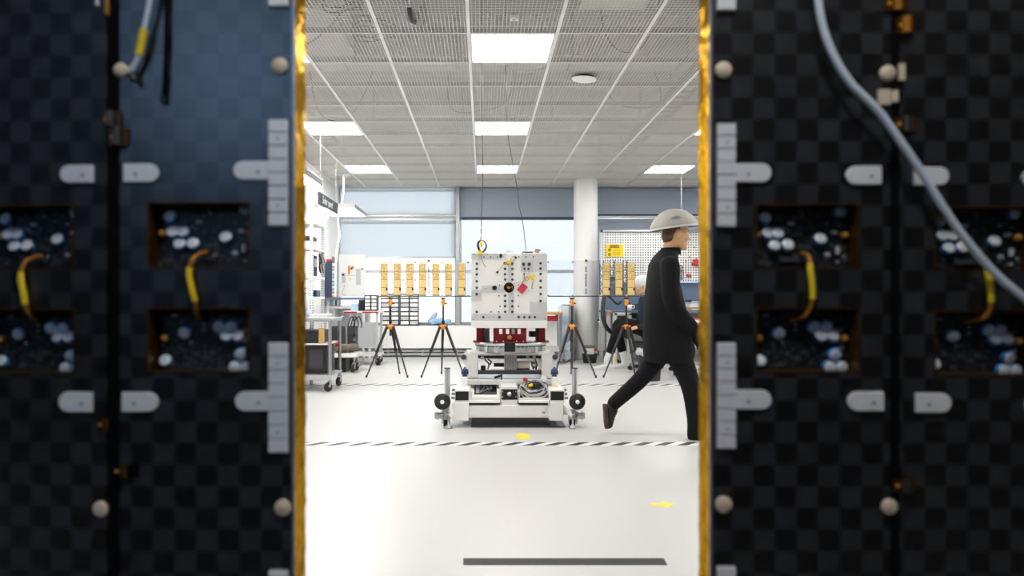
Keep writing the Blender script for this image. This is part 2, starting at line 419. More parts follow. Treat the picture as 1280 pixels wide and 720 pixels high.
# ---------------------------------------------------------- roller blinds
def blind(x0, x1, z0, z1, cloth, label):
    o = thing('roller_blind', ((x0 + x1) / 2, YB + 0.03, z0), label, 'blind', 'roller blinds on the back windows')
    y = YB + 0.03
    m = MB(); n = 24
    m.box(x0, x1, y, y + 0.004, z0 + 0.03, z1 - 0.06); m.build('cloth', cloth, o)
    m = MB(); m.cyl((x0, y + 0.02, z1 - 0.045), (x1, y + 0.02, z1 - 0.045), 0.035, n=14); m.build('roller', cloth, o)
    m = MB(); m.box(x0, x1, y - 0.008, y + 0.012, z0, z0 + 0.035); m.build('bottom_bar', 'aluminium' if cloth == 'blind_lit' else 'navy', o, bevel=0.003)
    return o
blind(XL + 0.05, XM0 - 0.01, Z_TRAN + 0.02, CEIL - 0.005, 'blind_lit', 'pale blue roller blind over the top left window, above the grey rail')
blind(XL + 0.05, XM0 - 0.01, PZ(323, YB), Z_TRAN - 0.03, 'blind_lit', 'pale blue roller blind half down the left window, below the grey rail')
blind(XM1 + 0.01, PX(733, YB), Z_TRAN - 0.02, CEIL - 0.005, 'blind_dim', 'short blue-grey roller blind above the clear window, behind the hanging wires')
blind(PX(737, YB), XR - 0.05, Z_TRAN + 0.03, CEIL - 0.005, 'blind_dim', 'dark blue-grey roller blind above the pegboard, upper of the two')
blind(PX(737, YB), XR - 0.05, Z_SILL + 0.05, Z_TRAN - 0.01, 'blind_dim', 'dark blue-grey roller blind hanging behind the pegboard, lower of the two')

# ---------------------------------------------------------- ceiling: slab, open mesh tiles, tee bars
struct(MB().box(XL - 0.1, XR + 0.1, YR - 0.1, YB + 0.3, 4.0, 4.12), 'ceiling', 'slab_grey')
S = 0.657
GX0 = (590.4 - 603) / 241 * 1.95              # x of the tee bar left of the middle light column
GY0 = 5.22
cols = [k for k in range(-4, 11) if XL - 0.3 < GX0 + k * S < XR + S]
rows = [k for k in range(-12, 13) if YR - S < GY0 + k * S < YB + S]
LIGHTS = {}
for rr in (-4, 0, 4, 8):
    for cc in (-3, 0, 4, 7): LIGHTS[(cc, rr)] = 1
LIGHTS[(0, -8)] = 1  # unseen light added over the camera to brighten the panel fronts
g = MB()
for k in cols:
    x = GX0 + k * S
    if XL < x < XR: g.box(x - 0.0125, x + 0.0125, YR, YB, CEIL, CEIL + 0.004, 0); g.box(x - 0.003, x + 0.003, YR, YB, CEIL + 0.004, CEIL + 0.035, 1)
for k in rows:
    y = GY0 + k * S
    if YR < y < YB: g.box(XL, XR, y - 0.0085, y + 0.0085, CEIL - 0.001, CEIL + 0.003, 0); g.box(XL, XR, y + 0.001, y + 0.006, CEIL + 0.003, CEIL + 0.042, 1)
g.box(XL, XR, YB - 0.03, YB, CEIL - 0.002, CEIL + 0.02, 0); g.box(XL, XL + 0.03, YR, YB, CEIL - 0.002, CEIL + 0.02, 0)
tag(g.build('ceiling_grid', ['grid_white', 'grid_web_shaded']), kind='structure')
wm = MB(); NW = 24; ww = 0.0024
def lightspans(is_x, k, lo, hi):
    return [(lo, hi)]
for k in cols:
    for j in range(1, NW):
        x = GX0 + k * S + j * S / NW
        if not XL < x < XR: continue
        # leave the square cells of the light panels open
        ys = YR
        for (cc, rr) in sorted(LIGHTS, key=lambda q: q[1]):
            if cc == k:
                wm.box(x - ww, x + ww, ys, GY0 + rr * S, CEIL + 0.006, CEIL + 0.009); ys = GY0 + (rr + 1) * S
        wm.box(x - ww, x + ww, ys, YB, CEIL + 0.006, CEIL + 0.009)
for k in rows:
    for j in range(1, NW):
        y = GY0 + k * S + j * S / NW
        if not YR < y < YB: continue
        xs = XL
        for (cc, rr) in sorted(LIGHTS):
            if rr == k:
                wm.box(xs, max(xs, GX0 + cc * S), y - ww, y + ww, CEIL + 0.003, CEIL + 0.006); xs = GX0 + (cc + 1) * S
        if xs < XR: wm.box(xs, XR, y - ww, y + ww, CEIL + 0.003, CEIL + 0.006)
tag(wm.build('ceiling_mesh', 'grid_white'), kind='structure')

# ---------------------------------------------------------- square LED ceiling lights
LL = {(0, 0): 'largest square ceiling light, in the middle above the machine', (0, 4): 'middle square ceiling light of the centre row above the machine',
      (0, 8): 'farthest square ceiling light of the centre row, just before the windows', (-3, 4): 'square ceiling light cut by the left gold edge, second from the windows',
      (-3, 8): 'farthest square ceiling light on the left, above the pale blue blind', (4, 8): 'square ceiling light on the far right, above the walking person',
      (-3, 0): 'square ceiling light mostly hidden behind the left gold edge, nearest on that side', (4, 4): 'square ceiling light showing as a sliver beside the right gold edge',
      (4, 0): 'square ceiling light hidden behind the upper right black panel'}
for (cc, rr) in LIGHTS:
    x0, y0 = GX0 + cc * S + 0.014, GY0 + rr * S + 0.01
    x1, y1 = x0 + S - 0.028, y0 + S - 0.02
    if x1 > XR: continue
    lab = LL.get((cc, rr))
    side = {-3: 'left', 0: 'centre', 4: 'right', 7: 'far right'}[cc]
    if lab is None:
        lab = f'square ceiling light of the {side} row, out of view ' + {-12: 'by the rear wall', -8: 'over the camera, added to light the panel fronts', -4: 'over the black panels', 0: 'level with the machine', 4: 'behind the machine', 8: 'near the back windows'}[rr]
    o = thing('ceiling_light', ((x0 + x1) / 2, (y0 + y1) / 2, CEIL), lab, 'ceiling light', 'square LED ceiling lights')
    f = MB(); e = 0.012
    f.box(x0, x1, y0, y0 + e, CEIL - 0.003, CEIL + 0.05); f.box(x0, x1, y1 - e, y1, CEIL - 0.003, CEIL + 0.05)
    f.box(x0, x0 + e, y0 + e, y1 - e, CEIL - 0.003, CEIL + 0.05); f.box(x1 - e, x1, y0 + e, y1 - e, CEIL - 0.003, CEIL + 0.05)
    f.box(x0, x1, y0, y1, CEIL + 0.05, CEIL + 0.06)
    f.build('frame', 'white_paint', o)
    MB().box(x0 + e, x1 - e, y0 + e, y1 - e, CEIL, CEIL + 0.008).build('diffuser', 'lamp_lit', o)

# ---------------------------------------------------------- above the mesh: ducts, trays, cables
def duct(x0, x1, y0, y1, z0, z1, m, label):
    o = thing('hanging_air_duct', ((x0 + x1) / 2, (y0 + y1) / 2, z0), label, 'duct', 'ducts above the mesh ceiling')
    MB().box(x0, x1, y0, y1, z0, z1).build('casing', m, o, bevel=0.01)
    ax = (x1 - x0) > (y1 - y0); L = (x1 - x0) if ax else (y1 - y0)
    for k in range(1, max(2, int(L / 1.1))):
        f = MB(); t = k * 1.1
        if ax: f.box(x0 + t, x0 + t + 0.03, y0 - 0.02, y1 + 0.02, z0 - 0.02, z1 + 0.02)
        else: f.box(x0 - 0.02, x1 + 0.02, y0 + t, y0 + t + 0.03, z0 - 0.02, z1 + 0.02)
        f.build('flange', 'steel', o)
    return o
duct(0.72, 1.22, 1.5, 5.35, 3.22, 3.6, 'duct_beige', 'beige air duct above the ceiling mesh, right of the largest light')
duct(-1.9, -0.95, 4.62, 5.05, 3.28, 3.6, 'duct_grey', 'pale grey air duct crossing above the ceiling mesh at top left')
duct(XL + 0.1, 5.6, 6.75, 7.2, 3.35, 3.75, 'duct_grey', 'long pale grey air duct crossing above the mesh beyond the largest light')
duct(XL + 0.1, 5.6, 8.75, 9.15, 3.3, 3.7, 'duct_grey', 'long pale grey air duct crossing above the mesh near the farthest lights')
duct(1.9, 4.6, 5.4, 5.9, 3.3, 3.62, 'duct_grey', 'pale grey air duct above the mesh at top right, past the beige duct')
duct(-1.6, -1.2, 5.5, 6.6, 3.3, 3.6, 'duct_grey', 'stub of pale grey duct above the mesh left of the largest light')
def tray(x0, x1, y0, y1, z, label):
    o = thing('cable_tray', ((x0 + x1) / 2, (y0 + y1) / 2, z), label, 'cable tray', 'cable trays above the mesh ceiling')
    f = MB(); ax = (x1 - x0) > (y1 - y0)
    if ax:
        f.box(x0, x1, y0, y0 + 0.01, z, z + 0.06); f.box(x0, x1, y1 - 0.01, y1, z, z + 0.06)
        n = int((x1 - x0) / 0.2)
        for k in range(n): f.box(x0 + k * 0.2, x0 + k * 0.2 + 0.025, y0, y1, z, z + 0.01)
    else:
        f.box(x0, x0 + 0.01, y0, y1, z, z + 0.06); f.box(x1 - 0.01, x1, y0, y1, z, z + 0.06)
        n = int((y1 - y0) / 0.2)
        for k in range(n): f.box(x0, x1, y0 + k * 0.2, y0 + k * 0.2 + 0.025, z, z + 0.01)
    f.build('ladder', 'dark_steel', o)
    for t in (0.1, 0.5, 0.9):
        h = MB()
        px, py = (x0 + (x1 - x0) * t, (y0 + y1) / 2) if ax else ((x0 + x1) / 2, y0 + (y1 - y0) * t)
        h.cyl((px, py, z + 0.01), (px, py, 4.0), 0.006, n=6); h.build('hanger_rod', 'dark_steel', o)
tray(-2.25, -1.98, 4.2, 11.5, 3.14, 'ladder cable tray above the ceiling mesh along the left lights')
tray(2.0, 2.25, 4.4, 11.5, 3.2, 'ladder cable tray above the ceiling mesh on the right')
tray(XL + 0.2, 5.4, 6.15, 6.4, 3.82, 'ladder cable tray crossing above the mesh just past the largest light')
def ccable(pts, r, label, m='dark_cable'):
    t = MB(); t.tube(smooth_path(pts, 8), r, 6)
    tag(t.build('hanging_cable', m), label, 'cable', 'loose cables above the mesh ceiling')
def loop(cx, cy, rx, ry, z, turns=2):
    return [(cx + rx * (1 + 0.15 * math.sin(3 * a)) * math.cos(a), cy + ry * math.sin(a), z + 0.02 * math.sin(2 * a) + 0.006 * a) for a in [i * 2 * PI / 10 for i in range(10 * turns)]]
ccable([(-1.25, 4.3, 3.95), (-1.2, 4.45, 3.5), (-1.1, 4.6, 3.15)] + loop(-1.0, 4.95, 0.12, 0.1, 3.08) + [(-0.86, 5.15, 3.2), (-.7, 5.2, 3.5), (-.68, 5.2, 3.9)], 0.006, 'coiled dark cable above the mesh at top left, nearer of two')
ccable([(-1.0, 5.3, 3.9), (-0.95, 5.4, 3.3)] + loop(-0.85, 5.5, 0.16, 0.12, 3.08, 3) + [(-0.5, 5.7, 3.2), (-0.4, 5.5, 3.6), (-0.3, 5.4, 3.95)], 0.006, 'coiled dark cable above the mesh at top left, farther of two')
ccable([(-1.8, 5.2, 3.95), (-1.55, 5.4, 3.5), (-1.8, 5.75, 3.12), (-1.4, 5.7, 3.1), (-1.1, 5.8, 3.5), (-1.1, 5.8, 3.95)], 0.006, 'drooping dark cable above the mesh beside the left gold edge')
ccable([(-0.55, 4.6, 3.9), (-0.5, 4.75, 3.05), (-0.48, 5.1, 3.04), (-0.45, 5.6, 3.4), (-0.2, 5.9, 3.9)], 0.018, 'thick black hose above the mesh left of the largest light')
ccable([(0.9, 5.6, 3.9), (1.0, 5.75, 3.2), (1.25, 5.8, 3.06), (1.4, 5.75, 3.3), (1.5, 5.6, 3.9)], 0.006, 'drooping dark cable above the mesh right of the largest light')
ccable([(1.5, 7.6, 3.9), (1.35, 7.5, 3.2), (1.7, 7.55, 3.07), (1.95, 7.7, 3.25), (1.8, 7.9, 3.9)], 0.007, 'dark cable loop above the mesh right of centre, near the access point')
ccable([(2.42, 6.45, 3.9), (2.40, 6.5, 3.12), (2.65, 6.55, 3.1), (2.75, 6.6, 3.9)], 0.007, 'dark cable loop above the mesh at the right gold edge')
ccable([(0.05, 6.2, 3.5), (0.2, 6.1, 3.06), (0.45, 6.25, 3.05), (0.6, 6.1, 3.12), (0.55, 6.2, 3.6)], 0.008, 'pale cable tangle above the mesh behind the largest light', 'cable_grey')
ccable([(-0.3, 7.4, 3.9), (-0.35, 7.5, 3.1), (0.0, 7.6, 3.06), (0.3, 7.5, 3.2), (0.35, 7.4, 3.9)], 0.007, 'dark cable loop above the mesh before the middle light')
ccable([(-1.9, 7.6, 3.9), (-1.8, 7.7, 3.1), (-1.5, 7.9, 3.06), (-1.2, 7.7, 3.5), (-1.2, 7.6, 3.9)], 0.007, 'dark cable loop above the mesh near the left light')
# smoke detector and access point under the mesh
c = P(643, 19.5, 1.95 * FPX / (371 - 19.5))
o = thing('smoke_detector', (c.x, c.y, CEIL - 0.03), 'small white round smoke detector under the mesh above the largest light', 'smoke detector')
MB().lathe([(0.028, 0), (0.034, 0.012), (0.03, 0.03)], (c.x, c.y, CEIL - 0.03), n=24).build('body', 'off_white', o)
MB().lathe([(0.012, -0.006), (0.014, 0.0)], (c.x, c.y, CEIL - 0.03), n=16).build('sensor', 'light_grey', o)
c = P(730, 102, 1.9 * FPX / (371 - 102))
o = thing('hanging_access_point', (c.x, c.y, 2.9), 'tilted white disc-shaped wireless access point hanging under the mesh', 'access point')
ax = (0.06, -0.05, 1)
MB().lathe([(0.0, 0), (0.07, 0.002), (0.105, 0.014), (0.108, 0.024)], c, ax, 36).build('cover', 'white_paint', o)
MB().lathe([(0.104, 0.024), (0.085, 0.042), (0.0, 0.044)], c, ax, 36).build('back_plate', 'black', o)
MB().cyl(c + Vector((0, 0, 0.04)), (c.x, c.y, CEIL + 0.02), 0.012, n=10).build('stem', 'dark_steel', o)
MB().cyl(c + Vector((0.02, -0.03, -0.001)), c + Vector((0.02, -0.03, 0.003)), 0.006, n=10).build('status_light', 'mid_grey', o)
# ================================================================== THE TWO BLACK HINGED PANELS IN FRONT
D = 1.4; K = D / FPX
def qx(x): return (x - VX) * K
def qz(y): return EYE + (VY - y) * K
HOLE_W, HOLE_H = 129, 82
def white_strip(panel, x0, x1, y0, y1):
    """strip of eight flat white blocks"""
    n = max(1, round((y1 - y0) / 16.6)); h = (y1 - y0) / n
    o = MB()
    o.box(qx(x0) , qx(x1), D - 0.004, D, qz(y1), qz(y0))
    st = o.build('connector_strip', 'light_grey', panel)
    for i in range(n):
        b = MB(); b.box(qx(x0) , qx(x1), D - 0.010, D - 0.004, qz(y0 + (i + 1) * h - 0.7), qz(y0 + i * h + 0.7))
        b.build('block', 'tab_metal', st, bevel=0.0012)
    s = MB()
    for i in (1, n - 2):
        if n > 3: s.cyl((qx((x0 + x1) / 2), D - 0.0115, qz(y0 + (i + .5) * h)), (qx((x0 + x1) / 2), D - 0.009, qz(y0 + (i + .5) * h)), 0.0022, n=10)
    if n > 3: s.build('screw', 'mid_grey', st)
def round_tab(panel, x0, x1, y0, y1, side):
    r = (y1 - y0) / 2; cy = (y0 + y1) / 2
    if side == 'L': poly = [(x1, y0), (x1, y1)] + [(x0 + r + r * math.cos(a), cy + r * math.sin(a)) for a in [PI / 2 + PI * i / 12 for i in range(13)]]
    else: poly = [(x0, y1), (x0, y0)] + [(x1 - r + r * math.cos(a), cy + r * math.sin(a)) for a in [-PI / 2 + PI * i / 12 for i in range(13)]]
    m = MB(); m.prism([(qx(x), qz(y)) for x, y in poly], D - 0.007, D)
    o = m.build('rounded_tab', 'tab_metal', panel, bevel=0.0015)
    sx = x0 + (x1 - x0) * (0.7 if side == 'L' else 0.35)
    MB().cyl((qx(sx), D - 0.0085, qz(cy + 2)), (qx(sx), D - 0.006, qz(cy + 2)), 0.003, n=12).build('rivet', 'mid_grey', o)
def button(panel, x, y, r=10.5):
    m = MB(); m.lathe([(r * K, 0), (r * K, 0.004), (r * K * .86, 0.007), (0, 0.0075)], (qx(x), D, qz(y)), (0, -1, 0), 28)
    m.build('button', 'button_beige', panel)
def capacitor(board, x, z, y0, r, h, tilt):
    """can with a domed silver top, blue reflection put into its side colour, leaning a little"""
    ax = Vector((tilt[0], -1, tilt[1])).normalized()
    m = MB(); c = Vector((x, y0, z))
    m.lathe([(r, 0), (r, h * .82)], c, ax, 20, 1)
    m.lathe([(r, h * .82), (r * .96, h * .9), (r * .8, h * .97), (r * .45, h * 1.02), (0, h * 1.04)], c, ax, 20, 0)
    m.build('capacitor', ['cap_silver', 'cap_blue_reflection'], board)
UP = [(19.5, 18, -1), (22.5, 38, -1), (36.5, 38, -1), (31.5, 53.5, -1), (48.5, 53, -1), (90.5, 45, -1), (115.5, 7, .2)]
LO = [(37.5, 32, 1), (81.5, 24, 1), (97.5, 24, 1), (91.5, 39, -1), (106.5, 39, -1), (109, 60, 1), (13.5, 71, -1), (102, 77, .1), (117, 77, .1)]
def board(panel, hx, hy, upper, side):
    rnd = random.Random(11 if upper else 23)
    x0, x1, z1, z0 = qx(hx), qx(hx + HOLE_W), qz(hy), qz(hy + HOLE_H)
    yb = D + 0.042
    # the gold-lined frame of the recess
    l = MB(); e = 0.003
    l.box(x0, x0 + e, D - 0.001, yb, z0, z1); l.box(x1 - e, x1, D - 0.001, yb, z0, z1); l.box(x0 + e, x1 - e, D - 0.001, yb, z0, z0 + e); l.box(x0 + e, x1 - e, D - 0.001, yb, z1 - e, z1)
    l.build('recess_liner', 'recess_gold', panel)
    b = MB(); b.box(x0, x1, yb, yb + 0.004, z0, z1)
    # tiny flat chips are one with the board
    for i in range(70):
        px, pz = x0 + 0.01 + rnd.random() * (x1 - x0 - 0.022), z0 + 0.008 + rnd.random() * (z1 - z0 - 0.018)
        w, h = rnd.choice([(.003, .006), (.006, .003), (.008, .008), (.004, .004), (.012, .007)])
        b.box(px, px + w, yb - rnd.choice([.002, .003, .005]), yb, pz, pz + h, rnd.choice([1, 1, 1, 2, 3]))
    bd = b.build('circuit_board', ['pcb', 'chip', 'light_grey', 'black'], panel)
    for (u, v, t) in (UP if upper else LO):
        capacitor(bd, qx(hx + u), qz(hy + v), yb, 7.7 * K, 0.0135, (rnd.uniform(-.12, .12), (-.48 if t < 0 else -.3) * t))
    for (u, v) in ([(9, 38), (122, 38)] if upper else [(12, 40), (122, 40)]):
        MB().lathe([(4.6 * K, 0), (4.6 * K, .010), (3 * K, .013), (0, .013)], (qx(hx + u), yb, qz(hy + v)), (0, -1, 0), 16).build('coaxial_socket', 'orange_jack', bd)
    c = MB(); c.box(qx(hx + 40), qx(hx + 76), yb - .008, yb, qz(hy + (72 if upper else 12)), qz(hy + (66 if upper else 6))); c.build('pin_header', 'charcoal', bd)
    c = MB(); c.cyl((qx(hx + 113), yb - .006, qz(hy + 62)), (qx(hx + 113), yb - .006, qz(hy + 52)), .004, n=10); c.build('crystal', 'light_grey', bd)
    return bd
def jumper(panel, pts, cut):
    """gold wire with a yellow sleeve on its middle"""
    pp = smooth_path([(qx(x), D + dy, qz(y)) for x, y, dy in pts], 8)
    t = MB(); t.tube(pp, 0.0045, 8); o = t.build('jumper_wire', 'kapton', panel)
    n = len(pp); s = MB(); s.tube(pp[int(n * cut[0]):int(n * cut[1])], 0.0062, 10); s.build('yellow_sleeve', 'yellow', o)
def panel(name, label, px0, px1, holes, foil=None, seam=None):
    ox = (qx(px0) + qx(px1)) / 2; TH = 0.088 if px0 < VX else 0.068
    pn = thing(name, (ox, D + TH / 2, 0.0), label, 'panel', 'black carbon panels in the foreground')
    zt, zb = qz(-100), 0.0
    xs = sorted({qx(px0), qx(px1)} | {qx(h[0]) for h in holes} | {qx(h[0] + HOLE_W) for h in holes})
    zs = sorted({zt, zb} | {qz(h[1]) for h in holes} | {qz(h[1] + HOLE_H) for h in holes})
    m = MB()
    for i in range(len(xs) - 1):
        for j in range(len(zs) - 1):
            cx, cz = (xs[i] + xs[i + 1]) / 2, (zs[j] + zs[j + 1]) / 2
            if any(qx(h[0]) < cx < qx(h[0] + HOLE_W) and qz(h[1] + HOLE_H) < cz < qz(h[1]) for h in holes):
                m.box(xs[i], xs[i + 1], D + 0.05, D + TH, zs[j], zs[j + 1])
            else:
                m.box(xs[i], xs[i + 1], D, D + TH, zs[j], zs[j + 1])
    m.build('face', 'carbon', pn)
    for k, h in enumerate(holes): board(pn, h[0], h[1], h[2], px0 < VX)
    if foil is not None:
        sgn = 1 if px0 < VX else -1; x = qx(px1 if sgn > 0 else px0)
        f = MB(); nz, ny = 110, 5; rnd = random.Random(5 + sgn)
        bump = [[rnd.uniform(-1, 1) for _ in range(ny + 1)] for _ in range(nz + 1)]
        vs = []
        for i in range(nz + 1):
            z = zb + (zt - zb) * i / nz
            for j in range(ny + 1):
                e = 0.0028 * bump[i][j] + 0.003 * math.sin(i * .9 + j) * (1 if 0 < j < ny else 0.3)
                vs.append((x + sgn * (0.0016 + abs(e) * .95), D + 0.001 + (TH + 0.001) * j / ny, z))
        q = ny + 1
        fs = [(i * q + j, i * q + j + 1, (i + 1) * q + j + 1, (i + 1) * q + j) if sgn > 0 else (i * q + j, (i + 1) * q + j, (i + 1) * q + j + 1, i * q + j + 1) for i in range(nz) for j in range(ny)]
        f.add(vs, fs, 0, True)
        ins = [(x, D + 0.001, zb), (x, D + 0.001, zt), (x, D + TH + .002, zt), (x, D + TH + .002, zb)]
        f.box(min(x, x + sgn * .003), max(x, x + sgn * .003), D + .001, D + TH + .001, zb, zt)
        f.build('gold_foil_edge', 'gold_foil', pn)
        r = MB(); r.box(min(x - sgn * .002, x + sgn * .004), max(x - sgn * .002, x + sgn * .004), D - .003, D + .001, zb, zt); r.build('edge_rim', 'carbon_rim', pn)
    return pn
def hinge(pn, x, y, w, h, m, m2='dark_steel'):
    """small hinge knuckle with two leaves, straddling the seam"""
    b = MB(); b.box(qx(x - w), qx(x + w), D - 0.006, D - 0.001, qz(y + h / 2), qz(y - h / 2), 0)
    b.cyl((qx(x), D - 0.009, qz(y + h / 2)), (qx(x), D - 0.009, qz(y - h / 2)), h * .28 * K, n=12, m=1)
    o = b.build('hinge', [m, m2], pn)
    MB().cyl((qx(x - w * .6), D - .0085, qz(y)), (qx(x - w * .6), D - .006, qz(y)), 2.6 * K, n=10).build('hinge_screw', 'orange_jack', o)
# ---- left pair
L1 = panel('carbon_panel', 'large black carbon panel left of the gap, with gold foil edge and bluish sheen', 141, 366, [(184, 252, True), (184, 384, False)], foil=1)
L0 = panel('carbon_panel', 'darkest black carbon panel at the far left edge, hinged to the bluish one', -160, 133, [(-38, 254, True), (-38, 386, False)])
for y0, y1 in ((-62, 10), (150, 283), (428, 565), (712, 780)): white_strip(L1, 337, 361, y0, y1)
round_tab(L1, 293, 337, 202, 225, 'L'); round_tab(L1, 295, 337, 489, 513, 'L')
round_tab(L1, 156, 200, 205, 228, 'R'); round_tab(L1, 154, 199, 490, 514, 'R')
round_tab(L0, 74, 117, 206, 228, 'L'); round_tab(L0, 72, 116, 490, 515, 'L')
button(L1, 350, 83); button(L1, 354, 634); button(L1, 152, 88, 9)
for y in (636,): button(L0, 126, y, 10)
b = MB(); b.box(qx(137.3), qx(140.7), D + .004, D + .02, 0.0, qz(-100)); b.build('seam_tape', 'seam_black', L1)
b = MB(); b.box(qx(139), qx(149), D - .004, D, qz(800), qz(-100)); b.build('seam_strip', 'seam_black', L1)
hinge(L1, 142, 150, 11, 19, 'recess_gold'); hinge(L1, 150, 172, 12, 22, 'recess_gold'); hinge(L1, 134, 530, 9, 14, 'seam_black', 'recess_gold'); hinge(L1, 158, 588, 16, 15, 'seam_black', 'recess_gold')
b = MB(); b.cyl((qx(135), D - .006, qz(-100)), (qx(136), D - .006, qz(20)), .0045, n=10); b.build('kapton_wire', 'kapton', L1)
b = MB(); b.cyl((qx(123), D - .006, qz(-60)), (qx(123), D - .006, qz(8)), .004, n=10); b.build('pale_wire', 'cable_white', L0)
jumper(L1, [(250, 313, .035), (243, 322, .0), (239, 340, -.010), (243, 362, -.012), (246, 378, -.008), (244, 390, .004), (240, 398, .035)], (.30, .66))
jumper(L0, [(30, 318, .035), (26, 326, .0), (24, 345, -.010), (28, 365, -.012), (29, 382, -.008), (28, 392, .004), (23, 402, .035)], (.30, .66))
# the outer left panel is folded back a few degrees on its hinge
hx, hy = qx(137.5), D
th = math.radians(-5); dx, dy = L0.location.x - hx, L0.location.y - hy
L0.location.x = hx + dx * math.cos(th) - dy * math.sin(th); L0.location.y = hy + dx * math.sin(th) + dy * math.cos(th); L0.rotation_euler.z = th
# ---- right pair
R1 = panel('carbon_panel', 'large black carbon panel right of the gap, with gold foil edge, beside the white cable', 889, 1119, [(945, 254, True), (945, 384, False)], foil=1)
R0 = panel('carbon_panel', 'black carbon panel at the far right edge, crossed by the white cable', 1124, 1420, [(1168, 257, True), (1168, 388, False)])
for y0, y1 in ((-58, 15), (155, 284), (428, 560), (707, 780)): white_strip(R1, 895, 918, y0, y1)
round_tab(R1, 918, 963, 205, 228, 'R'); round_tab(R1, 918, 963, 487, 511, 'R')
round_tab(R1, 1056, 1100, 208, 231, 'L'); round_tab(R1, 1058, 1103, 489, 513, 'L')
round_tab(R0, 1141, 1184, 209, 232, 'R'); round_tab(R0, 1143, 1187, 491, 515, 'R')
round_tab(R0, 1276, 1320, 212, 234, 'L'); round_tab(R0, 1280, 1324, 494, 518, 'L')
button(R1, 904, 88); button(R1, 904, 630); button(R1, 1109, 92, 10); button(R1, 1111, 633, 10)
b = MB(); b.box(qx(1119.3), qx(1123.7), D + .004, D + .02, 0.0, qz(-100)); b.build('seam_tape', 'seam_black', R1)
b = MB(); b.box(qx(1113), qx(1123), D - .004, D - .001, 0.0, qz(-100)); b.build('seam_strip', 'seam_black', R1)
b = MB(); b.box(qx(1120.5), qx(1128.5), D - .010, D - .004, qz(102), qz(81)); b.build('hinge_pad', 'button_beige', R1, bevel=.001)
b = MB(); b.box(qx(1096), qx(1111), D - .009, D, qz(132), qz(113)); b.build('clip', 'button_beige', R1, bevel=.001)
hinge(R1, 1119, 6, 16, 18, 'recess_gold', 'kapton'); hinge(R1, 1130, 33, 11, 20, 'recess_gold', 'kapton'); hinge(R1, 1116, 122, 8, 14, 'seam_black', 'button_beige'); hinge(R1, 1130, 156, 14, 18, 'recess_gold'); hinge(R1, 1128, 606, 14, 16, 'recess_gold')
jumper(R1, [(1011, 315, .035), (1011, 321, .0), (1010, 340, -.010), (1012, 362, -.012), (1012, 380, -.008), (1008, 394, .004), (999, 401, .035)], (.26, .62))
jumper(R0, [(1240, 319, .035), (1233, 327, .0), (1231, 345, -.010), (1233, 365, -.012), (1234, 384, -.008), (1231, 397, .004), (1221, 403, .035)], (.26, .62))
# ---- loose cables in front of the panels, one with a shadow strand beside it
def hung(name, pts, r, m, label, extra=None):
    pp = smooth_path([(qx(x), D + dy, qz(y)) for x, y, dy in pts], 10)
    lo = min(pp, key=lambda v: v.z)
    o = thing(name, lo, label, 'cable')
    t = MB(); t.tube(pp, r, 12); t.build('sheath', m, o)
    return o, pp
o, pp = hung('hanging_cable', [(214, -95, -.03), (203, -40, -.03), (194, 10, -.025), (186, 45, -.022), (179, 75, -.02), (171, 90, -.018)], .0052, 'cable_white', 'white cable with a yellow sleeve hanging down the bluish left panel')
MB().tube(pp[29:40], .0078, 12).build('sleeve', 'yellow', o)
MB().cyl(pp[-1], pp[-1] + Vector((-.004, 0, -.008)), .008, .006, n=12).build('tip', 'cap_silver', o)
MB().cyl(pp[-1] + Vector((-.002, 0, -.008)), pp[-1] + Vector((.004, 0, -.024)), .007, n=12).build('plug', 'black', o)
o, pp = hung('hanging_cable', [(212, -95, -.014), (210, -40, -.012), (211, 20, -.010), (210, 70, -.010), (209, 95, -.010), (207, 122, -.009)], .0042, 'seam_black', 'thin black strand beside the yellow-sleeved cable, standing in for its shadow')  # black strand modelled in place of the shadow of the white cable
MB().cyl(pp[-1], pp[-1] + Vector((-.001, 0, -.012)), .0065, n=10).build('plug', 'black', o)  # dark tip that ends the shadow strand
o, pp = hung('hanging_cable', [(1010, -95, -.03), (1012, -30, -.03), (1016, 25, -.03), (1028, 68, -.032), (1050, 108, -.034), (1086, 146, -.036), (1112, 182, -.036), (1140, 222, -.034), (1165, 262, -.034), (1190, 298, -.034), (1230, 345, -.036), (1282, 388, -.04), (1350, 430, -.04), (1440, 455, -.035)], .0076, 'cable_white', 'thick white cable curving down across both right panels')
# ================================================================== THE MACHINE IN THE MIDDLE
MF = 5.65                                     # distance of the front of its dolly
def mx_(x, d=MF): return PX(x, d)
def mz_(y, d=MF): return PZ(y, d)
XC = PX(637.5, MF)
root = thing('turntable_dolly', (XC, MF + 0.5, 0), 'white wheeled dolly with steel turntable and red brackets carrying the white satellite', 'dolly')
# -- chassis
m = MB(); z0, z1 = mz_(523), mz_(507)
m.box(mx_(565), mx_(704), MF + .03, MF + .12, z0, z1)
m.build('front_beam', 'white_paint', root, bevel=.006)
for a, b in ((565, 586), (687, 704)):
    m = MB(); m.box(mx_(a), mx_(b), MF, MF + .16, mz_(526), mz_(503)); m.build('beam_end', 'white_paint', root, bevel=.006)
for s, a, b in ((-1, 566, 586), (1, 687, 707)):
    m = MB(); m.box(mx_(a + 3), mx_(b - 3), MF + .15, MF + 1.05, mz_(522), mz_(508)); m.build('side_rail', 'white_paint', root, bevel=.006)
m = MB(); m.box(mx_(566), mx_(706), MF + .98, MF + 1.07, z0, z1 + .02); m.build('rear_beam', 'white_paint', root, bevel=.006)
m = MB(); m.box(mx_(586), mx_(689), MF + .12, MF + .98, mz_(519), mz_(513)); m.build('floor_plate', 'dark_steel', root, bevel=.004)
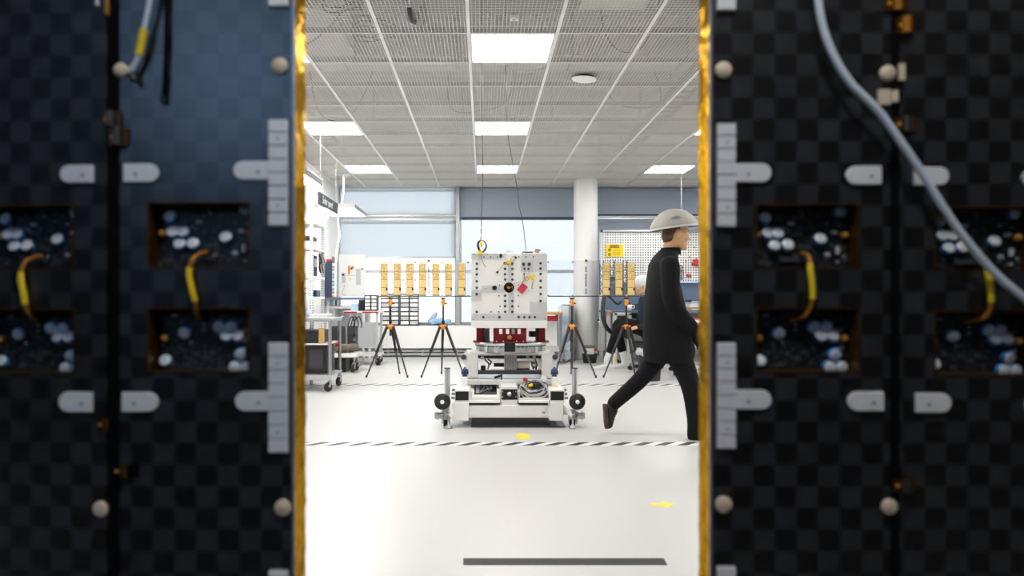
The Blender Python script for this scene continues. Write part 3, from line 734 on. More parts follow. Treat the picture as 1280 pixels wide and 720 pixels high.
# black lips under the two trays
for a, b in ((586, 625), (648.5, 687)):
    m = MB(); m.box(mx_(a), mx_(b), MF + .02, MF + .06, mz_(506.2), mz_(504.2)); m.build('rubber_lip', 'black', root)
    m = MB(); m.box(mx_(a), mx_(b), MF + .015, MF + .07, mz_(504), mz_(502)); m.build('tray_lip', 'white_paint', root)
# trays
def open_tray(a, b, name, inner):
    m = MB(); d0, d1 = MF + .07, MF + .55
    x0, x1 = PX(a, d0), PX(b, d0); z0, z1 = mz_(507), mz_(499)
    e = .012
    m.box(x0, x1, d0, d0 + e, z0, z1); m.box(x0, x1, d1 - e, d1, z0, z1 + .05); m.box(x0, x0 + e, d0 + e, d1 - e, z0, z1 + .05); m.box(x1 - e, x1, d0 + e, d1 - e, z0, z1 + .05)
    m.box(x0 + e, x1 - e, d0 + e, d1 - e, z0, z0 + e, 1)
    return m.build(name, ['off_white', inner], root)
open_tray(588.5, 625.5, 'left_tray', 'dark_steel'); open_tray(648, 689.5, 'right_tray', 'black')
# sloped window box in the left tray
m = MB(); d0, d1 = MF + .09, MF + .48
x0, x1 = PX(589, MF + .08), PX(625, MF + .08)
pr = [(d0, mz_(502)), (d0, mz_(498)), (d1, mz_(478, d1)), (d1, mz_(502))]
vs = [(x0, y, z) for y, z in pr] + [(x1, y, z) for y, z in pr]
m.add(vs, [(3, 2, 1, 0), (4, 5, 6, 7), (0, 1, 5, 4), (1, 2, 6, 5), (2, 3, 7, 6), (3, 0, 4, 7)])
bx = m.build('instrument_box', 'off_white', root, bevel=.006)
def on_slope(u, t, off=0):
    a, b = Vector((0, d0, mz_(498))), Vector((0, d1, mz_(478, d1))); p = a + (b - a) * t; n = Vector((0, -(b - a).z, (b - a).y)).normalized(); p = p + n * off; p.x = x0 + (x1 - x0) * u; return p
m = MB(); m.add([on_slope(.1, .14, .002), on_slope(.9, .14, .002), on_slope(.9, .86, .002), on_slope(.1, .86, .002), on_slope(.1, .14, -.01), on_slope(.9, .14, -.01), on_slope(.9, .86, -.01), on_slope(.1, .86, -.01)], [(0, 1, 2, 3), (7, 6, 5, 4), (0, 4, 5, 1), (1, 5, 6, 2), (2, 6, 7, 3), (3, 7, 4, 0)])
m.build('window_pane', 'black_gloss', bx)
m = MB(); m.add([on_slope(.16, .24, .004), on_slope(.28, .24, .004), on_slope(.28, .8, .004), on_slope(.16, .8, .004)], [(0, 1, 2, 3)]); m.add([on_slope(.16, .24, .0025), on_slope(.28, .24, .0025), on_slope(.28, .8, .0025), on_slope(.16, .8, .0025)], [(3, 2, 1, 0)])
m.build('side_plate', 'aluminium', bx)
m = MB(); m.tube(smooth_path([on_slope(.32 + .1 * (i % 5), .25 + .12 * ((i * 7) % 5), .006) for i in range(12)], 4), .004, 6); m.build('wiring', 'mid_grey', bx)
# control box
m = MB(); d = MF + .05
m.box(PX(626.5, d), PX(647, d), d, d + .32, mz_(507, d), mz_(483, d)); cb = m.build('control_box', 'white_paint', root, bevel=.005)
m = MB(); m.box(PX(626.8, d), PX(646.6, d), d - .008, d, mz_(499.5, d), mz_(486.5, d)); fp = m.build('control_panel', 'black', cb, bevel=.002)
m = MB(); m.lathe([(.018, 0), (.017, .014), (.006, .016), (.005, .02), (0, .02)], (PX(636.5, d), d - .008, mz_(492.5, d)), (0, -1, 0), 20); m.build('dial', 'aluminium', cb)
m = MB()
for sx in (-1, 1):
    for sy in (-1, 1): m.box(PX(636.5 + sx * 8.2, d) - .003, PX(636.5 + sx * 8.2, d) + .003, d - .011, d - .008, mz_(492.5 + sy * 3.3, d) - .005, mz_(492.5 + sy * 3.3, d) + .005)
m.build('indicator', 'light_grey', cb)
# side housings with black faces, and posts with blue levellers above
for s, a, b, px0, px1, lx in ((-1, 568.5, 588, 577, 584.5, 581), (1, 687, 706, 690, 698, 693.5)):
    d = MF + .02
    m = MB(); m.box(PX(a, d), PX(b, d), d, d + .5, mz_(503, d), mz_(487.5, d)); h = m.build('side_housing', 'white_paint', root, bevel=.006)
    c0, c1 = (569.3, 585.8) if s < 0 else (688.2, 704.8)
    m = MB(); m.box(PX(c0, d), PX(c1, d), d - .006, d, mz_(500.3, d), mz_(489.3, d)); m.build('black_cover', 'charcoal' if False else 'black', h, bevel=.002)
    m = MB()
    for k in range(3): m.box(PX(a if s < 0 else b, d) - .03 * (s < 0), PX(a if s < 0 else b, d) + .03 * (s > 0), d + .04 + k * .05, d + .06 + k * .05, mz_(500 - k * 4, d), mz_(497 - k * 4, d))
    m.build('latch', 'steel', h)
    d = MF + .22
    m = MB(); m.box(PX(px0, d), PX(px1, d), d, d + .08, mz_(488, d), mz_(471, d)); m.build('post', 'white_paint', root, bevel=.004)
    m = MB(); m.box(PX(px0, d), PX(px1, d), d - .03, d + .01, mz_(487, d), mz_(483.5, d)); m.build('pad', 'yellow_tape' if s > 0 else 'off_white', root)
    m = MB(); c = Vector((PX(lx, d), d + .03, 0))
    m.lathe([(.022, 0), (.024, .012), (.016, .02), (.026, .03), (.03, .05), (.026, .066), (.012, .074), (.008, .086), (0, .088)], (c.x, c.y, mz_(472, d)), n=20)
    m.cyl((c.x - .03, c.y, mz_(466, d)), (c.x + .03, c.y, mz_(466, d)), .018, n=14)
    m.build('leveller', 'blue_cast', root)
    # silver upright with black disc wheel and caster below it
    d = MF + .10
    ux = 558.5 if s < 0 else 720
    m = MB(); m.cyl((PX(ux, d), d + .08, mz_(527, d)), (PX(ux, d), d + .08, mz_(462, d)), .024, n=18); up = m.build('upright_post', 'aluminium', root)
    m = MB(); m.cyl((PX(ux, d), d + .08, mz_(462, d)), (PX(ux, d), d + .08, mz_(461, d)), .026, n=18); m.build('post_cap', 'charcoal', up)
    if s > 0:
        m = MB(); m.cyl((PX(ux - 3, d), d + .10, mz_(470, d)), (PX(ux - 3, d), d + .10, mz_(430, d)), .008, n=10); m.build('jack_rod', 'dark_steel', up)
    m = MB(); m.box(min(PX(ux, d), XC + s * .44), max(PX(ux, d), XC + s * .44), d + .05, d + .11, mz_(520, d), mz_(512, d)); m.build('outrigger', 'white_paint', root, bevel=.004)
    wx = 553 if s < 0 else 721.5; d = MF - .03
    c = Vector((PX(wx, d), d, mz_(502, d)))
    m = MB(); m.lathe([(.05, -.018), (.064, -.012), (.066, 0), (.064, .012), (.05, .02), (.02, .02), (.018, .026)], c, (0, -1, 0), 32); wl = m.build('hand_wheel', 'black', root)
    MB().lathe([(.017, .024), (.015, .034), (0, .035)], c, (0, -1, 0), 20).build('hub', 'white_paint', wl)
    m = MB(); m.bar(c + Vector((-.01, -.021, .05)), c + Vector((.035, -.021, -.03)), .007, .006); m.build('spoke_slot', 'charcoal', wl)
    m = MB(); m.cyl(c + Vector((0, .02, 0)), (c.x, MF + .18, c.z), .014, n=12); m.build('axle', 'steel', wl)
    # caster with brake
    cx = PX(557 if s < 0 else 717, MF)
    m = MB(); m.cyl((cx - s * .0, MF + .02, mz_(524)), (cx, MF + .02, mz_(515)), .04, n=18); m.cyl((cx, MF + .02, mz_(515)), (cx, MF + .02, mz_(512)), .03, n=18)
    m.bar((cx - .03, MF + .02, mz_(518)), (cx - .03, MF + .06, mz_(529)), .008, .05); m.bar((cx + .03, MF + .02, mz_(518)), (cx + .03, MF + .06, mz_(529)), .008, .05)
    m.cyl((cx + s * .02, MF - .02, mz_(519)), (cx + s * .085, MF - .02, mz_(519)), .026, n=16); m.cyl((cx + s * .06, MF - .02, mz_(519)), (cx + s * .068, MF - .02, mz_(519)), .034, n=16)
    ca = m.build('caster', 'steel', root)
    m = MB(); r = .045; c2 = Vector((cx, MF + .08, r)); m.lathe([(r * .5, -.022), (r, -.02), (r * 1.0, .02), (r * .5, .022)], c2, (1, 0, 0), 24); m.build('wheel', 'rubber', ca)
    m = MB(); fx = PX(560.5 if s < 0 else 716, MF - .02); m.lathe([(.032, 0), (.032, .008), (.014, .03), (.008, .034), (.008, .13)], (fx, MF - .02, 0), n=20); m.build('levelling_foot', 'steel', root)
    m = MB(); m.bar((fx, MF - .02, .1), (fx - s * .06, MF + .05, .17), .03, .03); m.build('foot_bracket', 'white_paint', root)
# dark plate low under the chassis, its colour also standing for the shadow
m = MB(); m.box(mx_(589), mx_(707), MF + .005, MF + .9, .004, .012); pl = m.build('shadow_plate', 'dark_steel')
tag(pl, 'dark grey steel plate lying on the floor under the white dolly, doubling as its shadow', 'floor plate')
# -- middle deck
d = MF + .30
m = MB(); m.box(PX(583, d), PX(692, d), d, d + .05, mz_(481, d), mz_(475.5, d)); m.build('deck_beam', 'white_paint', root, bevel=.004)
m = MB(); m.box(PX(584, d + .05), PX(691, d + .05), d + .05, d + .55, mz_(475, d), mz_(473.5, d)); m.build('deck_plate', 'aluminium', root, bevel=.002)
for x in (584, 690):
    m = MB(); m.box(PX(x - 5, d), PX(x + 5, d), d + .06, d + .5, mz_(509, d), mz_(481, d)); m.build('deck_support', 'white_paint', root, bevel=.004)
# end frames of the tilt stage
d = MF + .34
for s, a, b in ((-1, 583.5, 597.5), (1, 677, 690.5)):
    m = MB(); m.box(PX(a, d), PX(b, d), d, d + .34, mz_(472.5, d), mz_(441, d)); m.build('end_frame', 'white_paint', root, bevel=.005)
    o_ = a if s < 0 else b
    m = MB(); m.prism([(PX(o_ - s * 1, d), mz_(437, d)), (PX(o_ + s * 8, d), mz_(447, d)), (PX(o_ + s * 8, d), mz_(451, d)), (PX(o_ - s * 1, d), mz_(460, d))], d + .02, d + .08); gs = m.build('gusset', 'white_paint', root)
    kx = 579.5 if s < 0 else 694
    m = MB(); m.lathe([(.019, 0), (.022, .006), (.022, .022), (.012, .026), (0, .026)], (PX(kx, d), d + .02, mz_(446.3, d)), (0, -1, 0), 20); m.build('knob', 'charcoal', gs)
m = MB(); m.box(PX(597, d), PX(677.5, d), d + .02, d + .10, mz_(468.3, d), mz_(463.2, d)); m.build('linear_rail', 'dark_steel', root, bevel=.003)
m = MB(); m.cyl((PX(597, d), d + .05, mz_(447, d)), (PX(677, d), d + .05, mz_(447, d)), .013, n=14); sc = m.build('lead_screw', 'black', root)
for x in (603, 660, 668): MB().cyl((PX(x - 2, d), d + .05, mz_(447, d)), (PX(x + 2, d), d + .05, mz_(447, d)), .02, n=14).build('collar', 'steel', sc)
m = MB(); m.box(PX(630.5, d), PX(646.5, d), d + .03, d + .14, mz_(463, d), mz_(444, d)); mo = m.build('gearbox', 'steel', root, bevel=.003)
g = MB()
for k in range(5): g.box(PX(631.2 + k * 3.2, d), PX(632.4 + k * 3.2, d), d + .025, d + .03, mz_(462.5, d), mz_(446, d))
g.build('cooling_fin', 'mid_grey', mo)
m = MB(); m.cyl((PX(617.5, d), d + .09, mz_(457.3, d)), (PX(630.5, d), d + .09, mz_(457.3, d)), .017, n=16); m.build('encoder', 'black', mo)
m = MB(); m.cyl((PX(646.5, d), d + .09, mz_(458, d)), (PX(663, d), d + .09, mz_(458, d)), .036, n=24); m.build('motor', 'duct_beige', mo)
for a, b in (((664, 452), (670, 462)), ((669, 449), (666, 461)), ((606, 449), (610, 461)), ((610, 449), (612, 456))):
    m = MB(); m.tube(smooth_path([P(a[0], a[1], d + .05), P((a[0] + b[0]) / 2 + 3, (a[1] + b[1]) / 2, d + .04), P(b[0], b[1], d + .05)], 6), .007, 8); m.build('motor_lead', 'charcoal', root)
m = MB(); m.lathe([(.03, 0), (.03, .012), (.018, .016), (.018, .03), (0, .03)], P(668, 456, d + .05), (0, -1, 0), 20); m.build('pulley', 'steel', root)
m = MB(); m.box(PX(601, d), PX(607, d), d + .06, d + .10, mz_(463, d), mz_(458, d)); m.build('limit_switch', 'black', root, bevel=.002)
m = MB(); m.cyl(P(618, 472, d), P(628, 469, d), .01, n=10); m.cyl(P(627, 469.5, d), P(627, 476, d), .006, n=8); m.build('lock_lever', 'black', root)
# top plate and turntable
TY = MF + .52; tr = .31; TX = PX(638, TY)
m = MB(); m.box(PX(589, d), PX(686, d), d - .01, d + .4, mz_(443, d), mz_(439.5, d)); m.build('top_plate', 'white_paint', root, bevel=.004)
zt0, zt1 = mz_(441, d), mz_(428.5, d)
m = MB(); m.lathe([(tr * .9, zt0), (tr * .97, zt0 + .012), (tr * .97, zt1 - .02)], (TX, TY, 0), n=64); tt = m.build('turntable', 'steel', root)
m = MB(); m.lathe([(tr, zt1 - .02), (tr * 1.01, zt1 - .016), (tr * 1.01, zt1), (0, zt1 + .001)], (TX, TY, 0), n=64); m.build('turntable_rim', 'aluminium', tt)
for k in range(26):
    a = PI + PI * (k + .5) / 26
    c = Vector((TX + tr * .975 * math.cos(a), TY + tr * .975 * math.sin(a), zt1 - .028)); R = Matrix.Rotation(a + PI / 2, 3, 'Z')
    MB().obox(c, (.022, .012, .007), R).build('slot', 'black', tt)
for a in (-2.7, -2.35, -2.0, -1.1, -.8, -.45):
    c = Vector((TX + tr * .96 * math.cos(a), TY + tr * .96 * math.sin(a), (zt0 + zt1) / 2 - .01)); R = Matrix.Rotation(a + PI / 2, 3, 'Z')
    MB().obox(c, (.035, .02, .05), R).build('bearing_block', 'aluminium', tt, bevel=.002)
m = MB(); m.box(PX(630.5, TY - tr), PX(644, TY - tr), TY - tr - .03, TY - tr + .03, mz_(439.5, TY - tr), mz_(428, TY - tr)); m.build('sensor_block', 'black', tt, bevel=.003)
# red brackets
d = TY - tr * .82
zs0, zs1 = zt1, mz_(410, d)
def zf(y): return mz_(y, d)
m = MB(); x0, x1 = PX(617, d), PX(658, d)
cut = [626, 634.5, 641.5, 649]
m.box(x0, x1, d, d + .02, zs0, zf(417.5)); m.box(x0, x1, d, d + .02, zf(411), zs1)
xs = [x0]
for c in cut: xs += [PX(c - 2, d), PX(c + 2, d)]
xs.append(x1)
for k in range(0, len(xs), 2): m.box(xs[k], xs[k + 1], d, d + .02, zf(417.5), zf(411))
m.box(x0 - .006, x1 + .006, d - .03, d + .03, zs0, zs0 + .012)
m.box(x0, x0 + .018, d + .02, d + .16, zs0, zs1); m.box(x1 - .018, x1, d + .02, d + .16, zs0, zs1)
br = m.build('red_bracket', 'red_paint', root)
MB().lathe([(.019, 0), (.021, .006), (.014, .012), (0, .014)], (PX(637, d), d, zf(422)), (0, -1, 0), 20).build('boss', 'wood', br)
for x in (620.5, 629, 645.5, 654): MB().lathe([(.006, 0), (.006, .004), (0, .005)], (PX(x, d), d - .03, zf(425.5) - .006), (0, -1, 0), 10).build('bolt', 'light_grey', br)
for s, a, b in ((-1, 595.5, 603), (1, 672.5, 681)):
    dd = TY - .05
    m = MB(); m.box(PX(a, dd), PX(b, dd), dd - .05, dd + .05, zt1, mz_(409, dd)); bb = m.build('red_corner_bracket', 'red_paint', root, bevel=.003)
    m = MB(); e = PX(b, dd) if s < 0 else PX(a, dd); m.box(min(e, e + s * -.02), max(e, e + s * -.02), dd - .052, dd + .05, zt1, mz_(409, dd)); m.build('side_web', 'black', bb)
    m = MB(); m.box(PX(a - 4, dd), PX(b + 4, dd), dd - .10, dd + .06, zt1, zt1 + .012); m.build('foot_plate', 'red_paint', bb)
m = MB(); m.cyl((PX(668, TY), TY + .02, mz_(421, TY)), (PX(668, TY), TY + .02, mz_(414, TY)), .05, n=24); m.build('rotary_joint', 'dark_steel', root)
m = MB(); m.box(PX(606, TY), PX(612, TY), TY, TY + .1, zt1, mz_(409, TY)); m.build('column', 'white_paint', root)
# cables at its right side
m = MB(); m.tube(smooth_path([P(692, 466, MF + .4), P(689.5, 460, MF + .42), P(691, 454, MF + .45), P(697, 452, MF + .48), P(706, 453, MF + .5), P(712, 450, MF + .5)], 8), .006, 8); m.build('hose', 'black', root)

# -- coil of grey cable in the right tray
d0, d1 = MF + .09, MF + .5
cz = mz_(503)
o = thing('cable_coil', (PX(668, MF + .3), MF + .3, cz), 'coil of grey cable with red and yellow plugs in the white dolly tray', 'cable coil')
rnd = random.Random(3)
ccx, ccy = PX(667.5, MF + .18), MF + .185
for k in range(9):
    rx, ry = .122 * (1 - .06 * k), .095 * (1 - .07 * k)
    pts = []
    for i in range(16):
        a = 2 * PI * i / 16
        y = ccy + ry * math.sin(a); t = (y - d0) / .19
        pts.append((ccx + (rx + rnd.uniform(-.006, .006)) * math.cos(a) + .01 * math.sin(k), y, cz + .012 + .13 * t + .004 * k + rnd.uniform(-.006, .006)))
    MB().tube(smooth_path(pts, 4, True), .0065, 8, closed=True).build('cable_loop', ['cable_grey', 'cable_grey', 'charcoal'][k % 3], o)
def blob(p, size, m, name, rz=0.3, par=None):
    b = MB(); b.obox(p, size, Matrix.Rotation(rz, 3, 'Y')); return b.build(name, m, par or o, bevel=min(size) * .2)
blob((PX(657, MF + .2), MF + .23, cz + .155), (.035, .05, .028), 'red', 'red_plug')
blob((PX(663, MF + .2), MF + .17, cz + .115), (.036, .03, .022), 'yellow', 'yellow_plug', -.2)
blob((PX(667.5, MF + .2), MF + .17, cz + .112), (.016, .03, .02), 'black', 'black_plug')
blob((PX(659, MF + .15), MF + .16, cz + .075), (.02, .02, .04), 'orange', 'orange_tie')
blob((PX(680, MF + .2), MF + .24, cz + .16), (.05, .05, .04), 'white_paint', 'white_plug', .6)
t = MB(); pp = smooth_path([(PX(682, MF + .2), MF + .2, cz + .12), P(687, 497, MF + .06), P(686.5, 503, MF - .01), P(684, 509, MF - .02), P(681, 515, MF - .02)], 8); t.tube(pp, .0055, 8); t.build('loose_end', 'cable_grey', o)
blob(P(679.5, 515.5, MF - .02), (.024, .016, .014), 'mid_grey', 'end_connector', .3)

# ================================================================== THE WHITE SATELLITE BLOCK
SF = MF + .24
def sx(u): return PX(585 + u / 6.857, SF)
def sz(v): return PZ(300 + v / 6.857, SF)
zb = mz_(410, SF)
sat = thing('satellite', (PX(636.5, SF), SF + .3, zb), 'white square satellite body with bolt holes and a red tag on its front', 'satellite')
m = MB(); m.box(sx(27), sx(680), SF, SF + .58, sz(690), sz(112)); m.build('body', 'off_white', sat, bevel=.004)
m = MB(); m.box(sx(27), sx(680), SF - .012, SF + .56, zb, sz(692)); m.build('base_slab', 'white_paint', sat, bevel=.003)
m = MB(); m.prism([(sx(312), sz(114)), (sx(322), sz(92)), (sx(345), sz(84)), (sx(368), sz(92)), (sx(392), sz(114))], SF + .002, SF + .05); m.build('lifting_lug', 'white_paint', sat)
def patch(u0, v0, u1, v1, k=1):
    b = MB(); b.box(sx(u0), sx(u1), SF - .0015 - .0003 * k, SF, sz(v1), sz(v0)); b.build('silver_tape', 'pale_tape', sat)
for k, q in enumerate(((29, 116, 330, 168), (452, 118, 678, 272), (345, 212, 378, 366), (29, 428, 118, 524), (118, 390, 312, 450), (530, 530, 678, 690), (29, 632, 530, 690), (344, 452, 392, 632))): patch(*q, k=k % 3)
def bolt(u, v, r=11, ring=True):
    c = Vector((sx(u), SF - .002, sz(v))); R = r / 6.857 * SF / FPX
    m = MB(); m.lathe([(R, 0), (R, .003), (R * .8, .0045), (R * .55, .004)], c, (0, -1, 0), 16, 0); m.lathe([(R * .55, .0038), (0, .0038)], c, (0, -1, 0), 12, 1)
    m.build('bolt', ['charcoal', 'light_grey'] if ring else ['black', 'black'], sat)
B = [(75, v) for v in (203, 249, 295, 354, 410, 464, 616)] + [(318, v) for v in (203, 247, 294, 339, 477, 523, 569, 615)] + [(380, v) for v in (203, 247, 294, 339, 523, 569, 615)] + \
    [(622, v) for v in (200, 245, 292, 350, 407, 462, 522)] + [(u, 661) for u in (131, 269, 435, 482, 528, 573)]
for q in B: bolt(*q)
for q in ((270, 387), (430, 385), (265, 478), (432, 477), (275, 569), (432, 569), (197, 616), (265, 616), (137, 146), (195, 146), (252, 146), (437, 144), (497, 144), (560, 143)): bolt(q[0], q[1], 6, False)
for q in ((167, 125), (225, 125), (468, 120), (530, 120), (42, 118), (58, 118), (635, 112), (655, 112), (150, 417), (352, 597), (180, 660), (223, 660), (45, 680), (660, 680), (516, 434), (550, 412)): bolt(q[0], q[1], 4, False)
k = SF / FPX / 6.857
m = MB(); c = Vector((sx(350), SF - .001, sz(407))); m.lathe([(44 * k, 0), (44 * k, .008), (38 * k, .01), (36 * k, .003), (0, .0025)], c, (0, -1, 0), 32); po = m.build('round_port', 'black_gloss', sat)
m = MB(); m.lathe([(12 * k, 0), (12 * k, .012), (0, .014)], c + Vector((-3 * k, -.002, -2 * k)), (0, -1, 0), 16); m.tube(smooth_path([c + Vector((0, -.01, -.012)), c + Vector((.016, -.012, -.002)), c + Vector((.028, -.012, .008)), c + Vector((.03, -.012, -.014))], 5), .0022, 6); m.build('port_core', 'kapton', po)
m = MB(); c = Vector((sx(227), SF - .002, sz(410))); m.lathe([(20 * k, 0), (20 * k, .006), (9 * k, .007), (8 * k, .004), (0, .004)], c, (0, -1, 0), 24); m.build('ring_port', 'black', sat)
m = MB(); m.lathe([(7.5 * k, .0055), (0, .0055)], c, (0, -1, 0), 12); m.build('ring_port_core', 'white_paint', sat)
m = MB(); m.ell(Vector((sx(282), SF - .001, sz(136))), (14 * k, .004, 20 * k), 16, 8); m.build('oval_port', 'black', sat)
for u, v, r, mm in ((475, 207, 14, 'red_paint'), (524, 208, 15, 'mid_grey'), (483, 248, 9, 'light_grey'), (518, 248, 9, 'wood'), (480, 290, 6, 'kapton')):
    c = Vector((sx(u), SF - .002, sz(v))); m = MB(); m.lathe([(r * k, 0), (r * k, .01), (r * .75 * k, .011)], c, (0, -1, 0), 18, 0); m.lathe([(r * .75 * k, .0105), (0, .0105)], c, (0, -1, 0), 18, 1); m.build('connector', ['dark_steel', mm], sat)
m = MB(); cc = Vector((sx(465), SF - .006, sz(415)))
R = Matrix.Rotation(math.radians(-41), 3, 'Y'); m.obox(cc, (62 * k, .003, 78 * k), Matrix.Rotation(math.radians(38), 3, 'Y')); m.build('red_tag', 'red_tag', sat)
def wire(pts, r, mm, name='wire'):
    m = MB(); m.tube(smooth_path([(sx(u), SF - dy, sz(v)) for u, v, dy in pts], 6), r, 6); return m.build(name, mm, sat)
wire([(392, 374, .004), (440, 362, .012), (480, 352, .015), (505, 330, .015), (530, 315, .014)], .002, 'mid_grey')
wire([(485, 290, .01), (482, 325, .014), (500, 352, .016), (520, 330, .018), (500, 316, .016), (480, 335, .012), (470, 365, .01)], .0025, 'kapton', 'gold_wire')
wire([(540, 330, .012), (565, 345, .014), (552, 372, .012), (545, 400, .006)], .0018, 'wood', 'gold_wire')
m = MB(); m.obox((sx(545), SF - .016, sz(318)), (60 * k, .012, 26 * k), Matrix.Rotation(math.radians(-38), 3, 'Y')); m.build('yellow_label', 'yellow', sat, bevel=.001)
# cable knot at the top middle
wire([(250, 275, .004), (278, 246, .012), (302, 215, .014), (330, 196, .018), (352, 192, .02)], .0025, 'wood', 'gold_wire')
wire([(352, 192, .02), (368, 165, .012), (382, 142, .01), (400, 140, .012), (408, 152, .01), (392, 172, .012), (366, 194, .016)], .0022, 'kapton', 'gold_wire')
for u, v, a in ((345, 188, .3), (352, 205, -.5), (338, 200, 1.0)):
    m = MB(); m.obox((sx(u), SF - .018, sz(v)), (34 * k, .01, 16 * k), Matrix.Rotation(a, 3, 'Y')); m.build('yellow_clip', 'yellow', sat, bevel=.001)
for u, v in ((250, 277), (408, 151), (313, 200)):
    m = MB(); m.obox((sx(u), SF - .01, sz(v)), (18 * k, .01, 18 * k), Matrix.Rotation(.6, 3, 'Y')); m.build('black_plug', 'black', sat, bevel=.001)
# bundle with yellow sleeve over the top left corner
for j, (mm, r, du) in enumerate((('charcoal', .004, 0), ('kapton', .0035, 6), ('blue_cast', .003, -5), ('black', .003, 10))):
    pts = [(108 + du, 108, .0), (88 + du, 70, .004 * j), (84 + du, 30, .006), (105 + du, 5, .008), (140 + du * .6, 15, .006), (156 + du * .4, 50, .004 * j), (140 + du, 88, .006), (118 + du, 108, .008)]
    wire(pts, r, mm, 'cable_loop')
wire([(112, 14, .008), (114, 40, .010), (120, 62, .010)], .011, 'yellow', 'yellow_sleeve')
m = MB(); m.obox((sx(100), SF - .01, sz(108)), (42 * k, .02, 30 * k), Matrix.Rotation(.2, 3, 'Y')); m.build('yellow_clip', 'yellow', sat, bevel=.002)
wire([(112, 118, .008), (116, 160, .010), (130, 195, .010), (150, 234, .006)], .0025, 'mid_grey', 'wire')
m = MB(); m.obox((sx(592), SF + .02, sz(104)), (38 * k, .03, 26 * k)); m.build('kapton_block', 'wood', sat, bevel=.002)
m = MB(); m.obox((sx(600), SF + .02, sz(84)), (44 * k, .02, 10 * k), Matrix.Rotation(.15, 3, 'Y')); m.build('black_clip', 'charcoal', sat, bevel=.001)
m = MB(); m.box(sx(470), sx(560), SF + .03, SF + .06, sz(112), sz(97)); m.build('antenna_bar', 'charcoal', sat)
# the two wires that hang from the ceiling
t = MB(); t.tube(smooth_path([(PX(602.5, SF), SF + .02, 3.95), (PX(602, SF), SF + .02, 3.4), (PX(602.5, SF), SF + .01, 2.6), (PX(603.5, SF), SF + .0, 2.1), (PX(602, SF), SF, 1.75), (PX(601, SF), SF, PZ(300, SF))], 8), .0035, 6)
tag(t.build('hanging_wire', 'dark_cable'), 'thin dark wire hanging from the ceiling to the yellow bundle on the satellite', 'wire')
t = MB(); t.tube(smooth_path([(PX(631, SF), SF + .1, 3.95), (PX(632, SF), SF + .1, 3.2), (PX(634, SF), SF + .08, PZ(150, SF)), (PX(641, SF), SF + .07, PZ(200, SF)), (PX(647, SF), SF + .06, PZ(235, SF)), (PX(649, SF), SF + .05, PZ(255, SF)), (PX(654, SF), SF + .05, PZ(278, SF)), (PX(658, SF), SF + .045, PZ(312.5, SF))], 8), .003, 6)
tag(t.build('hanging_wire', 'dark_cable'), 'thin crooked dark wire hanging from the ceiling to the right top of the satellite', 'wire')
# ================================================================== MARKS ON THE FLOOR, TRIPODS AND ANTENNA PLATES
def fd(y): return FPX * EYE / (y - VY)
def hazard(d0, d1, x0, x1, pitch, label):
    m = MB(); m.box(x0, x1, d0, d1, 0.0, .0012, 0)
    n = int((x1 - x0) / pitch); w = d1 - d0
    for k in range(n):
        a = x0 + k * pitch
        m.flat([(a, d0), (a + pitch * .5, d0), (a + pitch * .5 + w, d1), (a + w, d1)], .0012, .0016, 1)
    tag(m.build('hazard_tape', ['white_paint', 'black']), label, 'floor tape')
hazard(fd(557), fd(553), XL + .05, XR - .1, .155, 'black and white striped floor tape line just in front of the dolly')
hazard(fd(482), fd(480), XL + .05, XR - .1, .17, 'black and white striped floor tape line farther back, near the waste bin')
m = MB(); d0, d1 = fd(706.5), fd(698)
m.flat([(PX(579, d0), d0), (PX(834.5, d0), d0), (PX(829.5, d1), d1), (PX(579, d1), d1)], 0, .0012)
tag(m.build('anti_slip_strip', 'floor_black'), 'black anti-slip strip stuck on the white floor in front', 'floor strip')
def arrow(x0, x1, y, label, s=1):
    d = fd(y); a, b = PX(x0, d), PX(x1, d); L = b - a; w = .10
    pts = [(a, d - w * .22), (a + L * .5, d - w * .22), (a + L * .5, d - w * .6), (b, d), (a + L * .5, d + w * .6), (a + L * .5, d + w * .22), (a, d + w * .22)]
    if s < 0: pts = [(a + b - x, y) for x, y in pts]
    m = MB(); m.flat(pts, 0, .0014); tag(m.build('floor_arrow', 'yellow_tape'), label, 'floor arrow')
arrow(813, 844, 631, 'yellow arrow sticker pointing right on the open white floor')
d = fd(545.3); m = MB(); m.flat([(PX(653.5, d) + .055 * math.cos(a), d + .12 * math.sin(a)) for a in [2 * PI * i / 24 for i in range(24)]], 0, .0014)
tag(m.build('floor_dot', 'yellow_tape'), 'yellow dot sticker on the floor right before the dolly', 'floor sticker')

